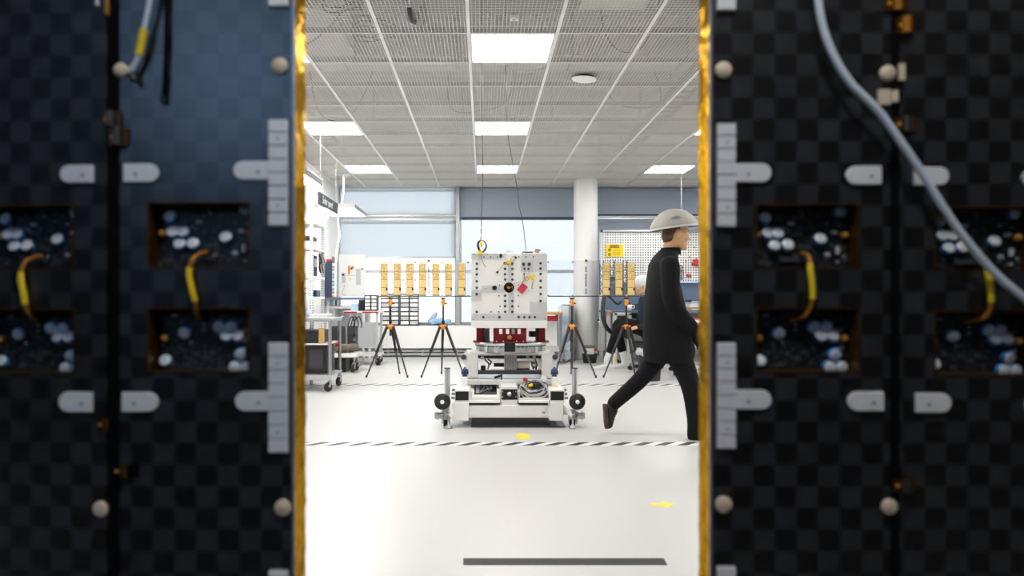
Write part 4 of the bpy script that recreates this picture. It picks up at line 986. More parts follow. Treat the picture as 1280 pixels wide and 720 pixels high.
def tripod(cx, cy, feet, label):
    t = thing('tripod', (cx, cy, 0), label, 'tripod', 'black tripods with orange joints')
    za = .655
    m = MB(); m.lathe([(.02, za - .035), (.034, za - .025), (.04, za), (.034, za + .02), (.022, za + .03)], (cx, cy, 0), n=20)
    sp = m.build('spider', 'orange', t)
    m = MB(); m.cyl((cx, cy, za - .12), (cx, cy, .935), .0135, n=14); m.cyl((cx, cy, .70), (cx, cy, .735), .021, n=14); m.build('centre_column', 'black', t)
    m = MB(); m.lathe([(.016, .93), (.024, .945), (.027, .965), (.03, .985), (.024, 1.008), (.016, 1.018)], (cx, cy, 0), n=18); h = m.build('ball_head', 'orange', t)
    m = MB(); m.cyl((cx + .024, cy - .005, .965), (cx + .05, cy - .01, .96), .01, n=12); m.cyl((cx - .024, cy - .005, .98), (cx - .036, cy - .01, .98), .008, n=12); m.build('clamp_knob', 'black', h)
    m = MB(); m.lathe([(.018, 1.018), (.036, 1.026), (.036, 1.04), (0, 1.04)], (cx, cy, 0), n=18); m.build('head_plate', 'black', h)
    for a, r in feet:
        a = math.radians(a); u = Vector((math.cos(a), math.sin(a), 0))
        top = Vector((cx, cy, za)) + u * .045; ft = Vector((cx, cy, 0)) + u * r; ft.z = .008
        l1 = top.lerp(ft, .5)
        m = MB(); m.cyl(top, l1, .0195, .017, n=12); lg = m.build('leg', 'black', t)
        MB().cyl(top.lerp(ft, .48), ft.lerp(top, .02), .0125, .0095, n=10).build('lower_tube', 'charcoal', lg)
        MB().cyl(top.lerp(ft, .46), top.lerp(ft, .52), .0215, n=12).build('leg_lock', 'black', lg)
        MB().lathe([(.013, 0), (.013, .014), (.009, .03)], (ft.x, ft.y, 0), n=12).build('rubber_foot', 'rubber', lg)
        MB().obox(top - Vector((0, 0, .0)), (.022, .022, .036), Matrix.Rotation(a, 3, 'Z')).build('hinge', 'orange', lg, bevel=.006)
        m = MB(); m.cyl(top + u * .012 + Vector((0, 0, .012)), top + u * .02 + Vector((0, 0, .012)), .012, n=12); m.build('release_button', 'red', lg)
    return t
TD = 9.3
tripod(PX(488, TD), TD, [(203, .32), (332, .27), (76, .34)], 'first tripod from the left, before the black drawer cabinets')
tripod(PX(554, TD), TD, [(203, .30), (330, .33), (97, .34)], 'second tripod from the left, before the window and plastic bag')
tripod(PX(715, TD), TD, [(205, .27), (332, .33), (85, .3)], 'tripod right of the satellite, before the white column')
tripod(PX(783, TD), TD, [(200, .34), (278, .34), (20, .24)], 'tripod beside the walking person, before the seated person')

def plate(x0, x1, y0, y1, d, patches, lx, bolts, label, lattice=None):
    z0, z1 = PZ(y1, d), PZ(y0, d)
    o = thing('antenna_plate', ((PX(x0, d) + PX(x1, d)) / 2, d, z0), label, 'antenna plate', 'clear antenna plates on tripods')
    MB().box(PX(x0, d), PX(x1, d), d, d + .006, z0, z1).build('clear_sheet', 'acrylic', o)
    for px in patches:
        a, b = PX(px - 4.6, d), PX(px + 4.6, d)
        m = MB(); m.box(a, b, d - .012, d, PZ(369.5, d), PZ(329, d), 0)
        pb = m.build('gold_patch', 'gold_board', o, bevel=.001)
        rnd = random.Random(int(px)); dd = MB()
        for r in range(12):
            for c in range(4):
                if rnd.random() < .75:
                    xx = a + (b - a) * (.16 + .2 * c + rnd.uniform(-.04, .04)); zz = PZ(331 + r * 1.55 + rnd.uniform(-.3, .3), d)
                    dd.box(xx - .0048, xx + .0048, d - .0135, d - .012, zz - .0042, zz + .0042)
        for yy in (339, 349, 359): dd.box(a + .01, b - .008, d - .0132, d - .012, PZ(yy + .6, d), PZ(yy, d))
        dd.box(a, a + .004, d - .0132, d - .012, PZ(369, d), PZ(329.5, d)); dd.box(b - .004, b, d - .0132, d - .012, PZ(369, d), PZ(329.5, d)); dd.box(a, b, d - .0132, d - .012, PZ(369.4, d), PZ(368.6, d))
        dd.build('etched_marks', 'brown_line', pb)
        m = MB(); m.box(b - .022, b + .002, d - .022, d - .012, PZ(363, d), PZ(360, d)); m.build('connector', 'black', pb)
    m = MB(); c = P(lx, 326, d); m.lathe([(.017, 0), (.019, .01), (.012, .02), (0, .021)], c, (0, -1, 0), 16); m.build('top_stud', 'brown_ink', o)
    m = MB(); yy = 333.5; rnd = random.Random(4)
    while yy < 367:
        h = rnd.choice([.7, 1.1, .9]); 
        if not (339 < yy < 341.5 or 357.5 < yy < 360.5): m.box(PX(lx - 1.1 + rnd.uniform(-.3, .3), d), PX(lx + 1.1 + rnd.uniform(-.3, .3), d), d - .001, d, PZ(yy + h, d), PZ(yy, d))
        yy += h + .45
    m.build('printed_characters', 'black', o)
    for bx, by in bolts:
        c = P(bx, by, d); m = MB(); m.lathe([(.014, 0), (.014, .012), (.009, .014), (0, .014)], c, (0, -1, 0), 14); m.build('standoff', 'steel', o)
    m = MB(); m.box(PX(x0 + 2, d), PX(x1 - 2, d), d + .006, d + .022, z0 + .0, z0 + .014); m.build('bottom_rail', 'charcoal', o)
    if lattice:
        for a, b in lattice:
            m = MB()
            for k in range(4):
                za, zb_ = PZ(331 + k * 9.5, d), PZ(340.5 + k * 9.5, d)
                m.bar((PX(a, d), d + .02, za), (PX(b, d), d + .02, zb_), .008, .006); m.bar((PX(b, d), d + .028, za), (PX(a, d), d + .028, zb_), .008, .006)
            m.box(PX(a, d) - .005, PX(a, d) + .005, d + .012, d + .03, z0, z1); m.box(PX(b, d) - .005, PX(b, d) + .005, d + .012, d + .03, z0, z1)
            m.build('lattice', 'charcoal', o)
    return o
PD = 9.3
plate(470, 592, 325.5, 371.0, PD, (480.2, 496.8, 512.4, 528.2, 545, 560.8, 577.2), 536,
      [(488, 328), (504, 350), (519, 328), (553, 328), (585, 328), (585, 369.5), (488, 369.5), (519, 350), (553, 369.5)], 'clear plate with seven gold antenna boards, on the two left tripods')
plate(683, 806, 325.5, 371.0, PD, (757.7, 773.5, 788.7), 732.5,
      [(685, 327.5), (716, 327.5), (749.5, 328), (685, 369), (716, 369), (749.5, 369.5), (783, 369.5)], 'clear plate with three gold antenna boards, on the two right tripods', [(750, 755), (763, 768), (779.5, 784)])
# ================================================================== LEFT SIDE: SHELVES, CARTS, LAMPS, SIGN
def caster(root, x, y, r, top, ang=0.0, w=.03):
    u = Vector((math.cos(ang), math.sin(ang), 0)); v = Vector((-u.y, u.x, 0))
    c = Vector((x, y, r)) - u * r * .5
    m = MB(); m.cyl((x, y, top), (x, y, r * 2.1), .012, n=10); m.cyl((x, y, r * 2.15), (x, y, r * 2.35), .028, n=14)
    R = Matrix.Rotation(ang, 3, 'Z')
    for s in (-1, 1): m.bar(Vector((x, y, r * 2.15)) + v * s * (w * .5 + .006), c + v * s * (w * .5 + .006), .004, .03)
    f = m.build('caster', 'steel', root)
    m = MB(); m.lathe([(r * .6, -w / 2), (r * .92, -w / 2), (r, -w * .25), (r, w * .25), (r * .92, w / 2), (r * .6, w / 2)], c, v, 24, 0); m.lathe([(r * .6, -w * .4), (r * .15, -w * .3), (r * .15, w * .3), (r * .6, w * .4)], c, v, 24, 1)
    m.build('wheel', ['rubber', 'light_grey'], f)
def tbox(name, x0, x1, y0, y1, z0, z1, m, label, cat, group=None, lid=None, extra=None, bev=.004):
    o = MB().box(x0, x1, y0, y1, z0, z1).build(name, m, bevel=bev)
    tag(o, label, cat, group)
    if lid:
        MB().box(x0 - .004, x1 + .004, y0 - .004, y1 + .004, z1, z1 + .012).build('lid', lid, o, bevel=.002)
    return o
# ---- steel trolley nearest the left gold edge
x0, x1, y0, y1 = -2.52, -1.665, 7.8, 8.38
t = thing('steel_trolley', ((x0 + x1) / 2, (y0 + y1) / 2, 0), 'steel trolley with rubber casters beside the left gold edge', 'trolley')
m = MB(); m.box(x0, x1, y0, y1, .775, .805); m.build('top_shelf', 'steel', t, bevel=.006)
m = MB(); m.box(x0, x1, y0, y1, .165, .185); m.box(x0, x1, y0 - .004, y0, .13, .185); m.build('bottom_shelf', 'aluminium', t, bevel=.003)
m = MB(); m.box(x0, x1 - .05, y0 + .03, y1, .515, .53); m.build('middle_shelf', 'white_paint', t, bevel=.003)
for x in (x0 + .02, x1 - .025):
    for y in (y0 + .025, y1 - .025):
        m = MB(); m.cyl((x, y, .13), (x, y, .775), .019, n=14); m.build('leg', 'steel', t)
        caster(t, x, y, .052, .14, .9 if y < 8 else 1.3)
m = MB(); m.tube(smooth_path([(x0, y0 - .012, .82), (x1, y0 - .012, .82), (x1 + .012, y1, .82)], 6), .006, 8); m.build('top_rim', 'aluminium', t)
tbox('equipment_case', -2.45, -1.79, 7.9, 8.3, .531, .66, 'black', 'black equipment case on the middle shelf of the steel trolley', 'case', lid='black')
k = tbox('computer_tower', -2.0, -1.75, 7.95, 8.34, .187, .50, 'black', 'black computer tower on the bottom shelf of the steel trolley', 'computer')
MB().box(-1.95, -1.8, 7.946, 7.95, .24, .45).build('front_grille', 'charcoal', k)
m = MB(); m.add([(-2.3, 7.82, .187), (-2.03, 7.82, .187), (-2.03, 8.2, .187), (-2.3, 8.2, .187), (-2.3, 7.82, .27), (-2.06, 7.82, .24), (-2.12, 8.2, .36), (-2.3, 8.2, .4)], [(3, 2, 1, 0), (4, 5, 6, 7), (0, 1, 5, 4), (1, 2, 6, 5), (2, 3, 7, 6), (3, 0, 4, 7)])
k = tag(m.build('wedge_box', 'charcoal', bevel=.004), 'dark wedge-shaped grey box at the left on the lowest trolley shelf', 'box')
k = tbox('document_binder', -1.82, -1.76, 7.835, 7.885, .531, .70, 'wood', 'tan board standing on the middle trolley shelf', 'board')
k = tbox('storage_box', -2.4, -1.98, 7.9, 8.2, .807, .90, 'bin_clear', 'clear plastic box on top of the steel trolley', 'box', lid='bin_clear')
k = tbox('paper_stack', -1.95, -1.75, 7.95, 8.25, .807, .85, 'white_paint', 'white paper stack on the steel trolley beside the clear box', 'paper')
for j in range(3): MB().box(-1.951, -1.749, 7.949, 8.251, .815 + j * .012, .816 + j * .012).build('sheet_edge', 'light_grey', k)
# ---- tall white shelving on the left wall
x0, x1, y0, y1 = -2.54, -2.03, 8.45, 9.4
sh = thing('shelving_unit', ((x0 + x1) / 2, (y0 + y1) / 2, 0), 'tall white shelving with slotted uprights against the left wall', 'shelving')
for x in (x0 + .02, x1 - .02):
    for y in (y0 + .02, y1 - .02): MB().box(x - .018, x + .018, y - .018, y + .018, 0, 1.97).build('upright', 'upright_holes', sh)
for z in (.45, 1.02, 1.27, 1.62, 1.93): MB().box(x0, x1 + .004, y0, y1, z, z + .03).build('shelf', 'white_paint', sh, bevel=.003)
MB().box(x0, x1, y0 + .03, y0 + .05, 1.3, 1.6).build('back_panel', 'white_paint', sh)
def dev(name, x0, x1, y0, y1, z0, z1, m, label, cat): return tbox(name, x0, x1, y0, y1, z0, z1, m, label, cat)
k = dev('label_printer', -2.45, -2.06, 8.6, 8.95, 1.651, 1.73, 'off_white', 'white label printer with a black lid on the second highest shelf', 'printer')
m = MB(); m.box(-2.45, -2.055, 8.6, 8.95, 1.73, 1.79); m.build('printer_lid', 'black', k, bevel=.02)
k = dev('microscope_camera', -2.36, -2.1, 8.55, 8.75, 1.301, 1.40, 'black', 'black camera box with a round lens on the middle shelf', 'camera')
m = MB(); m.lathe([(.035, 0), (.035, .03), (.028, .034), (0, .028)], (-2.16, 8.55, 1.35), (0, -1, 0), 20); m.build('lens', 'light_grey', k)
for j, (yy, mm, lab) in enumerate(((8.82, 'navy', 'navy folder standing on the middle shelf, nearest of three'), (8.9, 'charcoal', 'charcoal folder standing on the middle shelf, middle of three'), (8.98, 'blue_cast', 'blue folder standing on the middle shelf, farthest of three'))):
    k = dev('ring_binder', -2.3, -2.07, yy, yy + .06, 1.301, 1.56, mm, lab, 'folder'); k['group'] = 'folders on the middle shelf'
    MB().box(-2.0698, -2.068, yy + .01, yy + .05, 1.42, 1.52).build('spine_label', 'white_paint', k)
rnd = random.Random(9)
for j in range(5):
    y = 9.06 + j * .075; mm = ('black', 'cable_grey', 'kapton', 'navy', 'cable_white')[j]
    t_ = MB(); pts = [(-2.05, y, 1.60), (-2.03 + rnd.uniform(-.02, .03), y + .01, 1.5), (-2.05, y + rnd.uniform(-.01, .02), 1.42), (-2.03, y + .02, 1.34 + rnd.uniform(0, .04)), (-2.05, y + .03, 1.46), (-2.05, y + .01, 1.59)]
    t_.tube(smooth_path(pts, 5), .006, 6)
    tag(t_.build('test_lead', mm), f"{['black', 'grey', 'amber', 'navy', 'white'][j]} test lead looped over the front of the left shelving", 'cable', 'test leads on the shelving')
k = dev('power_supply', -2.5, -2.1, 8.5, 8.85, 1.051, 1.19, 'off_white', 'white power supply with red knobs on the lower left shelf', 'instrument')
for a in (-2.17, -2.13):
    for b in (1.09, 1.15): MB().lathe([(.012, 0), (.01, .014), (0, .015)], (a, 8.5, b), (0, -1, 0), 12).build('knob', 'red', k)
MB().box(-2.3, -2.2, 8.497, 8.5, 1.09, 1.16).build('display', 'black', k)
k = dev('multimeter', -2.48, -2.15, 8.452, 8.478, 1.051, 1.13, 'black', 'black handheld meter before the white power supply', 'meter')
k = dev('storage_bin', -2.3, -2.07, 9.0, 9.3, 1.051, 1.13, 'blue_cast', 'blue open bin at the far end of the lower left shelf', 'bin')
MB().box(-2.28, -2.09, 9.02, 9.28, 1.13, 1.133).build('contents', 'navy', k)
# the shelving bay is shallow: bring it and what stands on it together along the wall
for o in list(bpy.data.objects):
    if o.parent is None and (o.name.split('.')[0] in ('shelving_unit', 'label_printer', 'microscope_camera', 'ring_binder', 'test_lead', 'power_supply', 'multimeter', 'storage_bin')):
        o.location.y = 8.45 + (o.location.y - 8.45) * .66; o.scale.y = .66
# ---- low white cart behind the trolley, with a brown mesh bundle
x0, x1, y0, y1 = -2.45, -1.74, 9.75, 10.15
t = thing('low_cart', ((x0 + x1) / 2, (y0 + y1) / 2, 0), 'low white cart on casters behind the steel trolley', 'cart')
MB().box(x0, x1, y0, y1, .21, .265).build('deck', 'white_paint', t, bevel=.004)
for x in (x0 + .06, x1 - .045):
    for y in (y0 + .06, y1 - .06): caster(t, x, y, .055, .21, 1.2)
for x in (x0 + .02, x0 + .5):
    MB().cyl((x, y1 - .03, .26), (x, y1 - .03, .75), .014, n=10).build('handle_post', 'steel', t)
m = MB()
rnd = random.Random(2)
for i in range(7): m.ell((-2.0 + rnd.uniform(-.12, .16), 9.92 + rnd.uniform(-.08, .08), .33 + rnd.uniform(-.01, .02)), (.1, .09, .055), 12, 8)
o = thing('mesh_bundle', (-2.0, 9.92, .265), 'brown bundle of netting lying on the low white cart', 'bundle')
remeshed(m, 'netting', 'brown_mesh', o, .012, 3)
MB().cyl((-2.05, 9.84, .39), (-2.0, 9.84, .40), .02, n=12).build('red_cap', 'red', o)
k = tbox('equipment_case', -2.33, -1.90, 9.82, 10.08, 0.0, .17, 'black', 'black case on the floor under the low white cart', 'case', lid='black')
k = tbox('gear_case', -2.2, -1.85, 10.25, 10.5, .0, .62, 'charcoal', 'dark tall equipment box behind the low white cart', 'case')
for j in range(6): MB().cyl((-1.86 + .002, 10.249, .5 - j * .07), (-1.86 + .002, 10.22, .5 - j * .07), .02, n=12).build('cable_gland', 'steel' if j % 2 else 'black', k)
for j in range(3):
    t_ = MB(); t_.tube(smooth_path([(-1.95 + j * .04, 10.24, .62), (-1.92 + j * .04, 10.22, .72), (-1.88 + j * .05, 10.2, .76), (-1.85 + j * .05, 10.22, .66), (-1.86 + j * .05, 10.23, .6)], 5), .008, 7)
    t_.build('lead', 'black', k)
# ---- workbench end with a dark shelf edge, drawers behind
x0, x1, y0, y1 = -2.54, -1.905, 11.35, 12.15
t = thing('white_workbench', ((x0 + x1) / 2, (y0 + y1) / 2, 0), 'white workbench with a dark upper shelf edge in the far left corner', 'workbench')
MB().box(x0, x1, y0, y1, 1.0, 1.04).build('upper_shelf', 'bench_blue', t, bevel=.003)
MB().box(x0, x1, y0 + .1, y1, .86, .9).build('worktop', 'white_paint', t, bevel=.003)
for x in (x0 + .03, x1 - .03):
    for y in (y0 + .13, y1 - .03): MB().box(x - .02, x + .02, y - .02, y + .02, 0, 1.0).build('leg', 'white_paint', t)
MB().box(x0 + .05, x1 - .05, y1 - .04, y1 - .02, .2, .86).build('modesty_panel', 'light_grey', t)
# blue-sided drawer cabinet on the upper shelf
def drawer_cabinet(x0, x1, y0, y1, z0, z1, rows, cols, face, frame, drw, label, group=None):
    """face 'y': drawers towards the camera; face 'x': drawers towards the middle of the room"""
    o = thing('drawer_cabinet', ((x0 + x1) / 2, (y0 + y1) / 2, z0), label, 'drawer cabinet', group)
    e = .012
    m = MB()
    if face == 'y':
        m.box(x0, x1, y0 + .03, y1, z0, z1); m.box(x0, x1, y0, y0 + .03, z0, z0 + e); m.box(x0, x1, y0, y0 + .03, z1 - e, z1)
        for c in range(cols + 1): xx = x0 + (x1 - x0) * c / cols; m.box(max(x0, xx - e / 2), min(x1, xx + e / 2), y0, y0 + .03, z0 + e, z1 - e)
    else:
        m.box(x0, x1 - .03, y0, y1, z0, z1); m.box(x1 - .03, x1, y0, y1, z0, z0 + e); m.box(x1 - .03, x1, y0, y1, z1 - e, z1); m.box(x1 - .03, x1, y0, y0 + e, z0 + e, z1 - e); m.box(x1 - .03, x1, y1 - e, y1, z0 + e, z1 - e)
    m.build('carcass', frame, o)
    h = (z1 - z0 - 2 * e) / rows
    for r in range(rows):
        for c in range(cols):
            za = z0 + e + r * h + h * .16; zb = z0 + e + (r + 1) * h - h * .1
            m = MB(); g = MB()
            if face == 'y':
                a = x0 + (x1 - x0) * c / cols + e; b = x0 + (x1 - x0) * (c + 1) / cols - e
                m.box(a, b, y0 + .002, y0 + .028, za, zb); g.box((a + b) / 2 - .025, (a + b) / 2 + .025, y0 - .010, y0 + .002, za + .004, za + .012)
            else:
                m.box(x1 - .028, x1 - .002, y0 + e + .01, y1 - e - .01, za, zb); g.box(x1 - .002, x1 + .01, (y0 + y1) / 2 - .03, (y0 + y1) / 2 + .03, za + .004, za + .014)
            d = m.build('drawer', drw[(r + c) % len(drw)], o, bevel=.002); g.build('pull', 'white_paint', d)
    return o
drawer_cabinet(-2.545, -2.43, 11.4, 11.8, 1.04, 1.62, 9, 1, 'x', 'navy', ('white_paint', 'light_grey'), 'tall navy-sided cabinet of small white drawers on the workbench upper shelf')
k = tbox('tape_roll_box', -2.53, -2.45, 11.45, 11.55, 1.622, 1.66, 'red', 'small red box on top of the navy drawer cabinet', 'box')
k = dev('flower_clamp', -2.42, -2.34, 11.37, 11.42, 1.041, 1.075, 'orange', 'small orange clamp on the front of the workbench upper shelf', 'clamp')
# trolley with red strips
t = thing('white_trolley', (-1.85, 11.04, 0), 'white table trolley with red front strips near the drawer cabinets', 'trolley')
ya, yb = 10.78, 11.3
x0, x1 = PX(429, ya), PX(474, ya)
MB().box(x0, x1, ya, yb, .80, .83).build('top', 'white_paint', t, bevel=.003)
for a, b in ((430, 446), (453, 473)): MB().box(PX(a, ya), PX(b, ya), ya - .006, ya, .80, .825).build('red_strip', 'red', t)
for x in (x1 - .04, x0 + .11):
    for y in (ya + .03, yb - .03):
        MB().box(x - .02, x + .02, y - .02, y + .02, .14, .80).build('leg', 'light_grey', t); caster(t, x, y, .055, .15, 2.4 if y < 11 else .6)
MB().box(x0 + .06, x1, ya + .01, yb, .14, .17).build('low_shelf', 'white_paint', t)
MB().box(x0 + .13, x1 - .06, ya + .06, ya + .08, .27, .66).build('front_panel', 'light_grey', t)
k = tbox('monitor_stand', PX(449, 11), PX(455, 11), 10.95, 11.2, .831, 1.0, 'black', 'narrow black box on the white trolley left of the small drawers', 'box')
k = drawer_cabinet(PX(456, 11), PX(472, 11), 10.95, 11.15, .831, 1.08, 4, 2, 'y', 'black', ('white_paint',), 'small black cabinet of eight white drawers on the white trolley')
k = tbox('folded_bag', PX(438, 10.8), PX(446, 10.8), 10.85, 11.05, .831, .95, 'pale_blue', 'pale blue plastic packet on the white trolley top', 'packet')
# ---- cabinets of small drawers on the window sill shelf
def sill_y(): return YB - .24
for a, b, lab in ((475.5, 498.5, 'left of two black cabinets of white drawers by the window'), (500, 523, 'right of two black cabinets of white drawers by the window')):
    yy = YB - .25
    drawer_cabinet(PX(a, yy), PX(b, yy), yy, yy + .19, Z_SILL - .02, PZ(367, yy), 7, 2, 'y', 'black', ('white_paint', 'light_grey', 'white_paint'), lab, 'black drawer cabinets by the window')
# plastic bag
m = MB(); rnd = random.Random(8); c = P(549, 400, YB - .13)
for i in range(16): m.ell((c.x + rnd.uniform(-.16, .16), c.y + rnd.uniform(-.04, .04), Z_SILL - .02 + .05 + rnd.uniform(0, .05)), (rnd.uniform(.05, .08), .05, rnd.uniform(.035, .05)), 10, 6, rot=Matrix.Rotation(rnd.uniform(-.6, .6), 3, 'Y'))
m.ell((c.x - .1, c.y, Z_SILL + .12), (.05, .04, .12), 10, 6, rot=Matrix.Rotation(.5, 3, 'Y'))
o = thing('plastic_bag', (c.x, c.y, Z_SILL - .02), 'crumpled blue-white plastic bag on the sill behind the second tripod', 'bag')
remeshed(m, 'film', 'bag_plastic', o, .012, 2)
# ---- papers pinned in the left corner of the window
yy = YB - .07
nb = thing('notice_board', ((PX(425, yy) + PX(456, yy)) / 2, yy, PZ(371, yy)), 'white board with pinned drawings and tools in the far left window corner', 'board')
MB().box(PX(423.5, yy), PX(457, yy), yy, yy + .02, PZ(371, yy), PZ(318, yy)).build('sheet', 'white_paint', nb)
def note(a, b, c_, d_, m, nm='paper', par=nb): MB().box(PX(a, yy), PX(b, yy), yy - .003, yy, PZ(d_, yy), PZ(c_, yy)).build(nm, m, par)
note(435, 437.5, 332, 343, 'orange', 'orange_strip'); note(445, 451, 336, 356, 'light_grey'); note(427, 432, 341, 354, 'light_grey'); note(437, 438.5, 347, 351, 'yellow', 'yellow_note'); note(433, 444, 344, 344.8, 'light_grey', 'pen_rail')
for u, v, mm in ((439.5, 335.5, 'red'), (453, 336, 'wood'), (429, 343.5, 'black'), (441, 334, 'wood')): MB().lathe([(.02, 0), (.02, .02), (0, .025)], (PX(u, yy), yy, PZ(v, yy)), (0, -1, 0), 12).build('magnet', mm, nb)
m = MB(); m.tube(smooth_path([(PX(427, yy), yy - .004, PZ(358, yy)), (PX(431, yy), yy - .004, PZ(356, yy)), (PX(429, yy), yy - .004, PZ(362, yy)), (PX(427, yy), yy - .004, PZ(367, yy)), (PX(432, yy), yy - .004, PZ(369, yy))], 6), .004, 6); m.build('drawn_curve', 'wood', nb)
k = tbox('wall_socket', XL, XL + .03, 12.0, 12.1, PZ(329, 12.05), PZ(321, 12.05), 'mid_grey', 'small grey socket box on the left wall by the window corner', 'socket')
MB().cyl((XL + .03, 12.05, PZ(325, 12.05)), (XL + .034, 12.05, PZ(325, 12.05)), .02, n=12).build('outlet', 'charcoal', k)
# ---- two bench lamps and the hanging sign
def bench_lamp(y0, y1, label):
    z = 2.305; x0, x1 = -2.36, -1.80
    o = thing('bench_lamp', ((x0 + x1) / 2, (y0 + y1) / 2, z), label, 'bench lamp', 'flat LED bench lamps on the left wall')
    f = MB(); e = .02
    f.box(x0, x1, y0, y0 + e, z, z + .05); f.box(x0, x1, y1 - e, y1, z, z + .05); f.box(x0, x0 + e, y0 + e, y1 - e, z, z + .05); f.box(x0, x1, y0, y1, z + .05, z + .06)
    f.build('housing', 'white_paint', o)
    MB().box(x1 - e, x1, y0 + e, y1 - e, z, z + .05).build('side_rail', 'mid_grey', o)
    MB().box(x0 + e, x1 - e, y0 + e, y1 - e, z + .004, z + .012).build('diffuser', 'bench_lamp_lit', o)
    for t_ in (.3, .7):
        y = y0 + (y1 - y0) * t_
        MB().tube(smooth_path([(XL, y, z - .22), (XL + .12, y, z - .12), (XL + .22, y, z - .02), (x0 + .1, y, z + .02)], 6), .022, 12).build('bracket_arm', 'white_paint', o)
    return o
bench_lamp(6.95, 7.95, 'flat bench lamp above the shelving at the left gold edge')
bench_lamp(9.95, 11.05, 'flat bench lamp before the left window, right of the dark sign')
x = -1.86; ya, yb = 8.0, 9.06
sg = thing('hanging_sign', (x, (ya + yb) / 2, 2.10), 'dark grey hanging sign with white lettering between the bench lamps', 'sign')
zt, zb = 2.245, 2.105
MB().box(x - .008, x + .008, ya, yb, zb, zt).build('board', 'sign_dark', sg, bevel=.002)
text('Solar panel', .125, 'letter_white', 'lettering', sg, (x + .0085, ya + .46, (zt + zb) / 2), (PI / 2, 0, PI / 2))
for y in (ya + .1, yb - .1): MB().cyl((x, y, zt), (x, y, CEIL), .003, n=6).build('suspension_wire', 'light_grey', sg)
# white conduit down from the ceiling by the corner
c0 = P(429, 222, 11.2); c0.z = CEIL
t_ = MB(); t_.tube(smooth_path([c0, (c0.x, 11.2, 2.7), PX(426, 11.2) and (PX(426, 11.2), 11.2, 2.5), (PX(422.5, 11.2), 11.2, 2.28), (PX(424, 11.2), 11.2, 2.0), (PX(421, 11.3), 11.25, 1.7), (PX(420, 11.3), 11.25, 1.05)], 8), .016, 10)
o = thing('power_conduit', (c0.x, 11.2, 1.05), 'white power conduit dropping from the ceiling in the far left corner', 'conduit')
t_.build('hose', 'white_paint', o)
MB().box(c0.x - .1, c0.x + .1, 11.1, 11.3, CEIL - .02, CEIL).build('ceiling_flange', 'light_grey', o)
# ================================================================== RIGHT SIDE: PEGBOARD BENCH, BINS, CABINET
BD = 11.35                                   # pegboard plane
x0, x1 = PX(753.5, BD), PX(753.5, BD) + 3.2
bn = thing('pegboard_workbench', ((x0 + x1) / 2, BD - .2, 0), 'long workbench with a white pegboard behind the walking person', 'workbench')
zt, zb = PZ(290, BD), PZ(351.5, BD)
MB().box(x0, x1, BD, BD + .015, zb, zt).build('pegboard', 'pegboard', bn)
zs = PZ(322, BD)
MB().box(x0, x1, BD - .002, BD, zs - .004, zs + .004).build('pegboard_seam', 'mid_grey', bn)
MB().box(x0 - .02, x1 + .02, BD - .02, BD + .03, zt, zt + .028).build('top_rail', 'aluminium', bn, bevel=.003)
MB().box(x0, x1, BD - .02, BD + .02, zb - .03, zb).build('lower_rail', 'pale_blue', bn, bevel=.003)
for xx in (x0 - .02, PX(822, BD), PX(822, BD) + .9): MB().box(xx - .014, xx + .014, BD - .026, BD + .034, zt + .002, zt + .032).build('corner_block', 'black', bn)
zw = PZ(388, 10.85)
for xx in (x0 - .02, x0 + 1.6, x1): MB().box(xx - .025, xx + .025, BD, BD + .05, 0, zt).build('upright', 'upright_holes', bn)
MB().box(x0 - .02, x1, BD + .01, BD + .02, zw, zb - .03).build('splash_panel', 'bench_blue', bn)
MB().box(x0 - .06, x1, 10.75, BD + .03, zw - .035, zw).build('worktop', 'bench_blue', bn, bevel=.004)
for xx in (x0, x0 + 1.6, x1 - .04): MB().box(xx - .025, xx + .025, 10.8, 10.85, 0, zw - .035).build('leg', 'light_grey', bn)
MB().box(x0 + .03, x1, BD - .05, BD - .03, .12, zw - .035).build('back_panel', 'mid_grey', bn)
MB().box(x0 - .04, x0 + .04, 10.74, 10.76, zw - .04, zw - .005).build('yellow_corner_tape', 'wood', bn)
# drawer pedestal under it
d = 10.95
pd = thing('drawer_pedestal', (PX(790, d), d + .2, 0), 'grey drawer pedestal under the pegboard workbench behind the seated person', 'drawer unit')
MB().box(PX(775, d), PX(825, d), d, d + .3, .06, .72).build('carcass', 'mid_grey', pd, bevel=.004)
for k in range(4):
    q = MB().box(PX(776, d), PX(824, d), d - .012, d, .09 + k * .155, .23 + k * .155).build('drawer', 'mid_grey', pd, bevel=.003)
    MB().box(PX(790, d), PX(806, d), d - .03, d - .012, .2 + k * .155, .212 + k * .155).build('handle', 'charcoal', q)
for s in (776.5, 823.5):
    for yy in (d + .04, d + .26): MB().cyl((PX(s, d), yy, 0), (PX(s, d), yy, .06), .02, n=10).build('foot', 'black', pd)
# white frame standing in front (stool-like white rack)
d = 10.55
fr = thing('white_frame_stand', (PX(778, d), d + .12, 0), 'white square frame stand at the bench behind the tripod', 'stand')
for a, b in ((768.5, 771.5), (786.5, 789.5)):
    for yy in (d, d + .14): MB().box(PX(a, d), PX(b, d), yy, yy + .03, 0, PZ(391, d)).build('leg', 'white_paint', fr, bevel=.003)
MB().box(PX(768.5, d), PX(789.5, d), d, d + .17, PZ(394.5, d), PZ(391, d)).build('top_plate', 'white_paint', fr, bevel=.003)
for yy in (428, 450): MB().box(PX(768.6, d), PX(771.4, d), d - .002, d, PZ(yy + 2, d), PZ(yy - 1, d)).build('warning_sticker', 'yellow', fr)
